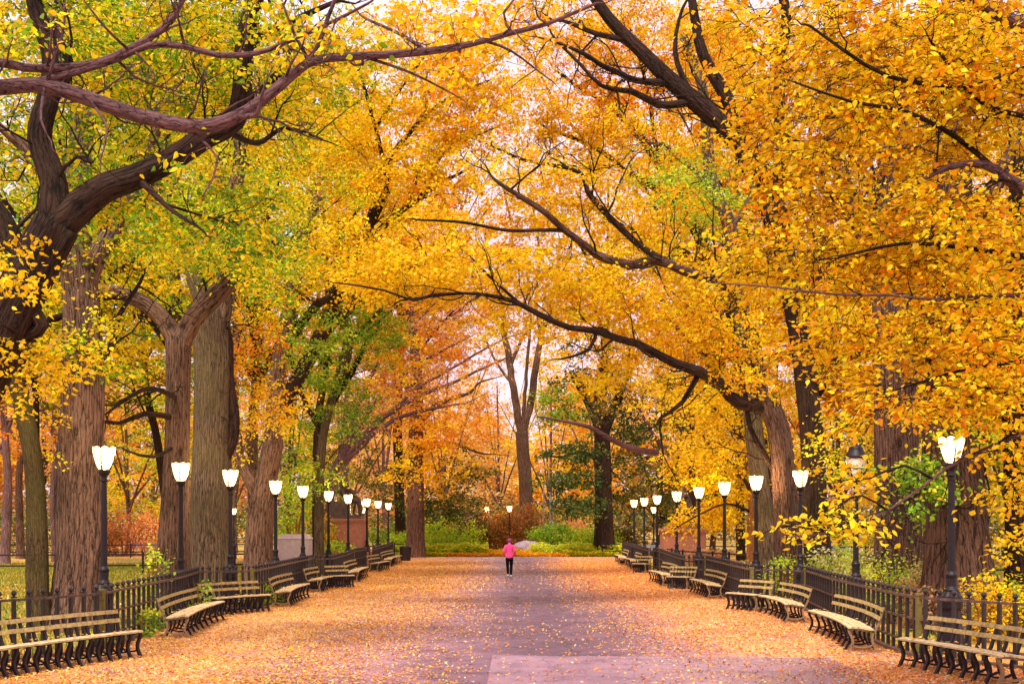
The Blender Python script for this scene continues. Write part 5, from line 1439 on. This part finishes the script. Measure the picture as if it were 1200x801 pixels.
B('sapling', 'young tree with a thin orange stem and bright yellow crown on the right lawn', 'tree', 49.0,
  [[(880, 'g', 13), (880, 650, 10.5), (881, 600, 9.5), (883, 560, 8), (884, 520, 6), (880, 470, 4)], [(882, 580, 5), (860, 545, 4), (830, 520, 3)], [(883, 560, 5), (905, 520, 4), (915, 490, 3)],
   [(881, 600, 4), (850, 590, 3, 48.5), (815, 605, 2, 48.5), (790, 620, 1.5, 48.5)], [(884, 530, 4), (850, 490, 3), (815, 460, 2)]],
  [(830, 540, 60, 40, 49.3, 1.6, 80, 'yellow'), (860, 480, 60, 50, 49.5, 1.8, 80, 'yellow'), (820, 600, 50, 22, 49.3, 1.2, 40, 'yellow'), (900, 540, 40, 40, 49.5, 1.4, 26, 'yellow'), (800, 470, 50, 36, 49.3, 1.6, 50, 'yellow'), (860, 590, 40, 40, 49.5, 1.2, 34, 'yellow')],
  M['bark_orange'], 27, 0.135, 38, 0.65, 4, None, 10, 0.03, keepout=((780, 570, 806, 600), (806, 568, 830, 600)))
# foreground sprays at the right: a tree standing outside the frame
B('elm_tree', 'foreground elm outside the right edge whose golden sprays fill the upper right', 'tree', 13.0,
  [[(1620, 'g', 120), (1610, 640, 100), (1590, 420, 90), (1540, 240, 70), (1460, 120, 50)],
   [(1560, 290, 34), (1400, 260, 24), (1290, 240, 18), (1200, 222, 15), (1165, 200, 11), (1140, 193, 9), (1110, 198, 7), (1080, 212, 5), (1060, 226, 3)],
   [(1600, 500, 26), (1420, 470, 18), (1290, 470, 9), (1200, 508, 4.5), (1150, 528, 4), (1110, 548, 3.6, 12.6), (1075, 575, 3.2, 12.3), (1040, 598, 3, 12), (1000, 615, 2.6, 11.8), (960, 626, 3, 11.6), (930, 628, 2, 11.5)],
   [(1100, 555, 4, 12.5), (1060, 545, 3, 12.3), (1020, 560, 2, 12)], [(1040, 598, 3, 12), (1010, 580, 2.5, 11.9), (985, 590, 2, 11.8)],
   [(1580, 380, 26), (1400, 350, 12), (1280, 352, 7), (1160, 346, 4.2), (1100, 351, 3.6, 13), (1040, 345, 3.2, 13), (980, 345, 2.8, 13), (900, 336, 2, 13), (830, 331, 1.4, 13)],
   [(1480, 140, 34), (1380, 100, 24), (1260, 60, 18), (1160, 10, 14), (1100, -40, 10)], [(1260, 60, 12), (1180, 90, 9), (1110, 100, 7), (1040, 90, 5, 13), (990, 60, 4, 13), (950, 30, 3, 13)],
   [(1165, 200, 7), (1120, 160, 6), (1060, 130, 4.5), (1000, 120, 3.5), (940, 100, 2.5)], [(1400, 260, 16), (1300, 300, 10), (1200, 300, 7), (1130, 290, 5), (1060, 285, 4), (990, 300, 3)],
   [(1400, 400, 14), (1300, 410, 9), (1220, 420, 6), (1140, 430, 4), (1070, 450, 3)], [(1380, 100, 14), (1290, 130, 9), (1230, 140, 7), (1150, 120, 5), (1100, 60, 4)]],
  [(1090, 130, 150, 80, 13.5, 0.9, 125, 'gold'), (960, 150, 110, 90, 14, 0.9, 80, 'gold'), (1010, 40, 180, 60, 13.8, 0.9, 110, 'gold'), (1140, 280, 110, 80, 13.2, 0.9, 95, 'gold'), (980, 290, 110, 70, 13.8, 0.8, 85, 'gold'),
   (1140, 410, 90, 60, 13, 0.8, 60, 'gold'), (1010, 400, 90, 50, 13.5, 0.7, 42, 'gold'), (880, 310, 60, 34, 14, 0.6, 24, 'yellow'), (1150, 60, 90, 70, 13, 0.8, 60, 'gold'), (1080, 480, 110, 40, 12.8, 0.6, 34, 'gold'),
   (985, 612, 60, 12, 11.7, 0.25, 9, 'yellow'), (1040, 560, 40, 20, 12.4, 0.3, 6, 'yellow'), (1180, 510, 40, 40, 12.6, 0.5, 10, 'gold'), (1185, 600, 30, 60, 13, 0.5, 9, 'yellow'), (930, 220, 60, 50, 14, 0.8, 22, 'gold')],
  M['bark_mauve'], 28, 0.070, 32, 0.40, 6, None, 14, 0.10, step=0.2,
  keepout=((1075, 488, 1160, 700), (972, 498, 1004, 575), (885, 500, 990, 600), (1030, 590, 1200, 700), (1030, 480, 1075, 600)))
# ------------------------------------------------------------------ trees at the end of the path
B('forked_tree', 'tall bare tree forking into a V in the centre of the view', 'tree', 104.0,
  [[(617, 'g', 21.3), (617, 620, 18.0), (616, 570, 15.6), (613, 530, 14.8), (611, 505, 14.8)],
   [(610, 512, 10.7), (604, 470, 9.8), (598, 430, 9.0), (592, 395, 8.2), (588, 360, 6.6), (575, 320, 4.9), (568, 270, 3.3)], [(614, 512, 10.7), (622, 470, 9.8), (628, 430, 9.0), (634, 395, 7.4), (645, 360, 5.7), (655, 310, 4.1)],
   [(613, 505, 5.7), (615, 460, 4.9), (619, 410, 4.1), (622, 370, 3.3), (618, 320, 2.5)], [(592, 395, 5.7), (578, 365, 4.1), (560, 335, 3.3), (540, 290, 2.5)], [(588, 360, 4.9), (596, 320, 4.1), (600, 270, 3.3), (590, 220, 2.5)],
   [(634, 395, 4.9), (628, 350, 4.1), (632, 300, 3.3), (626, 250, 2.5)], [(598, 430, 4.9), (610, 400, 4.1), (630, 375, 3.3), (650, 365, 2.5)], [(601, 450, 4.1), (585, 430, 3.3), (570, 400, 2.5)]],
  [(600, 340, 60, 80, 104, 3.5, 60, 'haze'), (640, 340, 40, 70, 105, 3, 34, 'haze'), (560, 300, 50, 60, 105, 3, 38, 'haze'), (600, 230, 60, 50, 105, 3, 30, 'haze')],
  M['bark_brown'], 31, 0.2, 8, 1.0, 4, None, 12, 0.06, bare=2)
B('dark_tree', 'dark trunked tree with green layered foliage right of centre', 'tree', 88.0,
  [[(708, 'g', 30), (708, 620, 23), (707, 570, 20), (706, 525, 20), (704, 500, 18), (690, 470, 12), (672, 440, 8)],
   [(706, 512, 14), (718, 480, 11), (735, 440, 8), (740, 400, 6)], [(704, 505, 12), (700, 460, 9), (708, 410, 7), (700, 370, 5)], [(705, 545, 7), (685, 530, 5), (655, 535, 3)]],
  [(665, 560, 36, 14, 86, 2.5, 40, 'dark'), (680, 590, 36, 14, 86, 2.5, 40, 'dark'), (672, 530, 34, 14, 87, 2.5, 36, 'dark'), (740, 560, 40, 36, 90, 3, 70, 'olive'), (700, 460, 60, 36, 88, 3, 70, 'olive'), (750, 490, 50, 36, 90, 3, 60, 'dark'), (660, 480, 30, 30, 88, 2.5, 34, 'green'), (720, 410, 50, 36, 90, 3, 50, 'olive'), (765, 590, 34, 30, 92, 3, 50, 'olive')],
  M['bark_dark'], 32, 0.24, 34, 1.1, 4, None, 12, 0.06)
B('bough_tree', 'tree behind the sapling with a long dark limb dipping left', 'tree', 60.0,
  [[(905, 'g', 26), (903, 620, 22), (898, 570, 20), (885, 540, 18), (862, 520, 14), (830, 522, 11), (800, 527, 9), (770, 530, 8), (740, 525, 7), (712, 512, 6), (690, 500, 5), (655, 492, 3), (630, 488, 2)],
   [(885, 540, 12), (890, 480, 9), (870, 420, 7)], [(780, 530, 6), (760, 500, 4), (745, 470, 3)]],
  [(700, 480, 40, 14, 59, 1.5, 14, 'olive'), (760, 440, 60, 40, 60, 2, 40, 'yellow'), (880, 440, 60, 50, 61, 2, 50, 'yellow')],
  M['bark_mauve'], 33, 0.14, 34, 0.8, 4, None, 12, 0.06)
B('orange_tree', 'straight brown trunk with hanging orange leaves left of centre', 'tree', 84.0,
  [[(487, 'g', 28), (487, 630, 22), (487, 590, 20), (487, 540, 18), (488, 480, 16), (487, 420, 13), (480, 360, 10)],
   [(488, 500, 9), (520, 470, 7), (550, 460, 4)], [(488, 470, 9), (460, 430, 6), (445, 400, 4)], [(487, 530, 7), (530, 520, 5), (560, 530, 3)]],
  [(530, 500, 60, 40, 83, 3, 90, 'orange'), (500, 540, 56, 36, 82, 2.5, 55, 'gold'), (545, 560, 40, 36, 84, 2.5, 46, 'olive'), (470, 470, 46, 40, 84, 3, 50, 'orange'), (500, 410, 60, 40, 86, 3, 46, 'orange'), (450, 560, 36, 30, 85, 3, 46, 'olive'), (500, 590, 50, 24, 88, 3, 55, 'dark'), (540, 595, 40, 24, 90, 3, 46, 'olive')],
  M['bark_red'], 34, 0.21, 34, 1.0, 4, None, 12, 0.08)
# ------------------------------------------------------------------ mid and far trees
A = auto_tree
mid = 'trees behind the left row'
far = 'far background trees'
bk = M
A('yellow_tree', 'tall gold tree whose crown fills the sky left of centre', 371, 60, 24, 0.45, 'gold', 201, bk['bark_dark'], 0.34, 0.42, 480, 0.20, 42, far, 0.9, 0.05)
A('yellow_tree', 'tall orange tree behind the statue with a high crown', 487, 92, 29, 0.5, 'orange', 202, bk['bark_dark'], 0.30, 0.45, 420, 0.24, 40, far, 1.0)
A('yellow_tree', 'yellow green tree high above the third and fourth left lamps', 302, 52, 23, 0.6, 'gy', 203, bk['bark_brown'], 0.32, 0.36, 480, 0.15, 40, mid, 0.9)
A('yellow_tree', 'tall yellow tree behind the forked left trunk', 208, 46, 22, 0.6, 'yellow', 204, bk['bark_brown'], 0.34, 0.42, 480, 0.15, 40, mid, 0.8)
A('yellow_tree', 'tall yellow green tree behind the thickest left trunk', 93, 44, 22, 0.6, 'gy', 205, bk['bark_brown'], 0.34, 0.42, 480, 0.15, 40, mid, 0.8)
A('yellow_tree', 'pale gold tree reaching the top just left of centre', 470, 96, 33, 0.9, 'gold', 206, bk['bark_dark'], 0.26, 0.5, 340, 0.29, 40, far, 1.1)
A('yellow_tree', 'tall gold tree behind the great elm right of centre', 905, 62, 26, 0.7, 'gold', 207, bk['bark_red'], 0.30, 0.42, 420, 0.22, 40, far, 0.9, -0.30)
A('yellow_tree', 'tall orange tree behind the mossy limb at upper right', 812, 88, 31, 0.6, 'orange', 208, bk['bark_dark'], 0.24, 0.5, 280, 0.28, 36, far, 1.0)
A('yellow_tree', 'tall yellow tree between the right trunks', 1051, 50, 24, 0.6, 'yellow', 209, bk['bark_red'], 0.32, 0.32, 420, 0.15, 40, far, 0.9)
A('yellow_tree', 'tall golden tree at the far right behind the edge trunk', 1124, 48, 24, 0.7, 'gold', 210, bk['bark_red'], 0.34, 0.30, 400, 0.15, 40, far, 0.9)
A('pale_trunk', 'pale pinkish trunk between the slender and the thickest left trunks', 66, 74, 17, 0.62, 'pink', 221, bk['bark_pale'], 0.30, 0.38, 170, 0.18, 40, far, 1.0)
A('pale_trunk', 'brown trunk at the far left edge of the lawn', 6, 68, 17, 0.62, 'orange', 222, bk['bark_pale'], 0.32, 0.38, 170, 0.18, 40, far, 1.0)
A('pale_trunk', 'brown trunk second from the far left edge', 24, 80, 18, 0.6, 'gold', 223, bk['bark_red'], 0.30, 0.38, 170, 0.18, 40, far, 1.0)
A('pale_trunk', 'thin dark trunk just left of the pale pinkish one', 52, 92, 18, 0.6, 'pink', 224, bk['bark_dark'], 0.30, 0.34, 150, 0.2, 40, far, 1.0)
A('distant_tree', 'yellow green tree between the thickest and forked left trunks', 150, 100, 19, 0.5, 'yg', 225, bk['bark_brown'], 0.34, 0.16, 210, 0.22, 40, far, 1.1)
A('distant_tree', 'orange tree low behind the red lawn shrub', 178, 118, 20, 0.5, 'orange', 226, bk['bark_brown'], 0.32, 0.14, 170, 0.24, 40, far, 1.2)
A('distant_tree', 'yellow green tree behind the grey mossy trunk', 275, 98, 19, 0.5, 'gy', 227, bk['bark_brown'], 0.34, 0.12, 210, 0.22, 40, far, 1.1)
A('distant_tree', 'green tree behind the plinth and forked trunk', 338, 92, 17, 0.5, 'green', 228, bk['bark_brown'], 0.36, 0.10, 210, 0.22, 40, far, 1.1)
A('distant_tree', 'deep green tree behind the seated statue', 400, 104, 17, 0.5, 'olive', 229, bk['bark_brown'], 0.36, 0.08, 210, 0.24, 40, far, 1.1)
A('distant_tree', 'pink orange tree far behind the slanting limbs', 450, 125, 25, 0.6, 'pink', 230, bk['bark_mauve'], 0.32, 0.12, 220, 0.25, 32, far, 1.2, 0, 1)
A('distant_tree', 'orange tree far behind the straight brown trunk', 520, 130, 26, 0.6, 'orange', 231, bk['bark_mauve'], 0.30, 0.12, 200, 0.26, 30, far, 1.2, 0, 1)
A('distant_tree', 'hazy peach tree framed by the V of the forked tree', 585, 150, 27, 0.6, 'haze', 232, bk['bark_mauve'], 0.28, 0.10, 190, 0.28, 26, far, 1.3, 0, 1)
A('distant_tree', 'hazy orange tree just right of the forked tree', 645, 140, 24, 0.6, 'gold', 233, bk['bark_mauve'], 0.30, 0.10, 190, 0.28, 28, far, 1.3, 0, 1)
A('distant_tree', 'orange gold tree above the dark green one', 700, 135, 27, 0.6, 'orange', 234, bk['bark_mauve'], 0.30, 0.14, 200, 0.27, 32, far, 1.2)
A('distant_tree', 'olive green tree right behind the far right lamps', 775, 106, 17, 0.5, 'dark', 235, bk['bark_dark'], 0.36, 0.08, 220, 0.24, 40, far, 1.1)
A('distant_tree', 'yellow tree behind the right statue', 835, 95, 20, 0.5, 'yellow', 236, bk['bark_red'], 0.34, 0.12, 220, 0.22, 40, far, 1.1)
A('distant_tree', 'yellow green tree behind the twin right trunks', 905, 90, 20, 0.5, 'yg', 237, bk['bark_red'], 0.34, 0.12, 220, 0.2, 40, far, 1.0)
A('distant_tree', 'yellow tree behind the unlit lamp', 985, 85, 20, 0.6, 'yellow', 238, bk['bark_red'], 0.32, 0.14, 220, 0.2, 40, far, 1.0)
A('distant_tree', 'green tree behind the widest right trunk', 1080, 80, 18, 0.5, 'gy', 239, bk['bark_red'], 0.34, 0.14, 220, 0.2, 40, far, 1.0)
A('distant_tree', 'yellow green tree at the far right of the lawn', 1180, 78, 19, 0.5, 'yg', 240, bk['bark_red'], 0.34, 0.14, 220, 0.2, 40, far, 1.0)

A('backing_tree', 'tall olive and yellow tree high above the left lawn', 203, 60, 30, 0.5, 'back_l', 251, bk['bark_dark'], 0.30, 0.30, 420, 0.26, 46, far, 1.1, -0.14)
A('backing_tree', 'tall olive and yellow tree high behind the forked and grey left trunks', 248, 66, 33, 0.6, 'back_l', 252, bk['bark_dark'], 0.28, 0.34, 420, 0.28, 46, far, 1.1)
A('backing_tree', 'tall olive tree high at the far left edge', 42, 57, 29, 0.4, 'back_l', 253, bk['bark_dark'], 0.30, 0.30, 400, 0.26, 46, far, 1.1)
A('backing_tree', 'tall orange tree high behind the twin right trunks', 955, 60, 30, 0.6, 'back_r', 254, bk['bark_dark'], 0.30, 0.30, 420, 0.26, 46, far, 1.1)
A('backing_tree', 'tall orange tree high behind the widest right trunk', 1105, 62, 31, 0.6, 'back_r', 255, bk['bark_dark'], 0.30, 0.26, 420, 0.26, 46, far, 1.1)
A('backing_tree', 'tall orange tree high at the far right edge', 1210, 58, 29, 0.6, 'back_r', 256, bk['bark_dark'], 0.30, 0.26, 400, 0.26, 46, far, 1.1)
A('backing_tree', 'tall gold and rust tree high behind the sapling', 868, 76, 36, 0.6, 'back_c', 257, bk['bark_dark'], 0.26, 0.36, 420, 0.30, 46, far, 1.2)
A('backing_tree', 'tall gold and rust tree high behind the statue', 374, 84, 38, 0.4, 'back_c', 258, bk['bark_dark'], 0.24, 0.38, 420, 0.32, 46, far, 1.2)
A('backing_tree', 'tall gold tree high between the mossy limb and the great bough', 712, 96, 40, 0.5, 'back_c', 259, bk['bark_dark'], 0.20, 0.42, 210, 0.34, 46, far, 1.2)
A('backing_tree', 'tall gold tree high left of the sky opening', 487, 104, 42, 0.5, 'back_c', 260, bk['bark_dark'], 0.19, 0.42, 200, 0.36, 46, far, 1.2)


# a far-off wood closing the view
def far_wood():
    r = np.random.default_rng(77)
    V, S, C = [], [], []
    T = Tubes()
    for i in range(110):
        x = -130 + 260 * (i + r.uniform(0.1, 0.9)) / 110; y = r.uniform(175, 215); h = r.uniform(24, 36)
        if -6 < x < 6: h *= 0.72
        m = 85
        d = r.normal(size=(m, 3)); d /= np.linalg.norm(d, axis=1)[:, None]; d *= (r.random(m) ** 0.4)[:, None]
        c = np.stack((x + d[:, 0] * 4.6, y + d[:, 1] * 4, h * (0.5 + 0.5 * d[:, 2])), 1)
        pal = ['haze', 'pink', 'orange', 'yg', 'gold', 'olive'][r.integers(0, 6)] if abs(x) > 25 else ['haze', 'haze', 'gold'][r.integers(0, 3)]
        cnt = r.poisson(26, m); col, idx = cluster_leaf_cols(pal, cnt, r)
        V.append(c[idx] + r.normal(size=(len(idx), 3)) * (0.9, 0.9, 0.6)); C.append(col); S.append(r.uniform(0.5, 0.9, len(idx)))
    V = np.concatenate(V); V[:, 2] = np.abs(V[:, 2])
    me = leaf_mesh('far_woods', V, np.concatenate(S), np.concatenate(C), 0.5, 4, r=r)
    tag(obj('far_woods', me, M['leaf']), 'hazy mass of distant autumn woods closing the view', 'woods', kind='stuff')


far_wood()

# ------------------------------------------------------------------ camera, sky, sun
cam = bpy.data.cameras.new('camera'); co = bpy.data.objects.new('camera', cam); link(co)
co.location = (0, 0, CH); co.rotation_euler = (math.radians(90), 0, 0)
cam.sensor_width = 36.0; cam.lens = 36.0 * F / 1200.0
cam.shift_x = (600 - VX) / 1200.0; cam.shift_y = (HZ - 400.5) / 1200.0
cam.clip_end = 3000
sc.camera = co

SUN_EL, SUN_AZ = math.radians(58), math.radians(200)     # azimuth measured from +y (north) clockwise: behind the viewer's left
w = bpy.data.worlds.new('World'); sc.world = w; w.use_nodes = True
nt = w.node_tree; bg = nt.nodes['Background']
sky = nt.nodes.new('ShaderNodeTexSky'); sky.sky_type = 'NISHITA'; sky.sun_disc = False
sky.sun_elevation = SUN_EL; sky.sun_rotation = SUN_AZ; sky.dust_density = 3.0
tc = nt.nodes.new('ShaderNodeTexCoord')
cn = N(nt, 'ShaderNodeTexNoise', Scale=2.2, Detail=6.0, Roughness=0.6)
nt.links.new(tc.outputs['Generated'], cn.inputs['Vector'])
cl = ramp(nt, [(0.3, (8.2, 6.5, 7.7)), (0.7, (10.8, 9.1, 9.8))])
nt.links.new(cn.outputs['Fac'], cl.inputs[0])
nt.links.new(mixc(nt, 0.86, sky.outputs[0], cl.outputs[0]), bg.inputs['Color'])
bg.inputs['Strength'].default_value = 0.145

sl = bpy.data.lights.new('sun', 'SUN'); so = bpy.data.objects.new('sun', sl); link(so)
sl.energy = 4.9; sl.angle = math.radians(14); sl.color = (1.0, 0.90, 0.78)
dx, dy = math.sin(SUN_AZ), math.cos(SUN_AZ)
d = Vector((dx * math.cos(SUN_EL), dy * math.cos(SUN_EL), math.sin(SUN_EL)))
so.rotation_euler = d.to_track_quat('Z', 'Y').to_euler(); so.location = d * 60

sc.view_settings.view_transform = 'Standard'; sc.view_settings.look = 'None'; sc.view_settings.exposure = 0.0; sc.view_settings.gamma = 1.0
sc.render.engine = 'CYCLES'
sc.cycles.use_denoising = True
try: sc.cycles.denoiser = 'OPENIMAGEDENOISE'
except Exception: pass
sc.cycles.max_bounces = 6; sc.cycles.diffuse_bounces = 4; sc.cycles.transmission_bounces = 3; sc.cycles.glossy_bounces = 2
sc.cycles.sample_clamp_indirect = 6.0
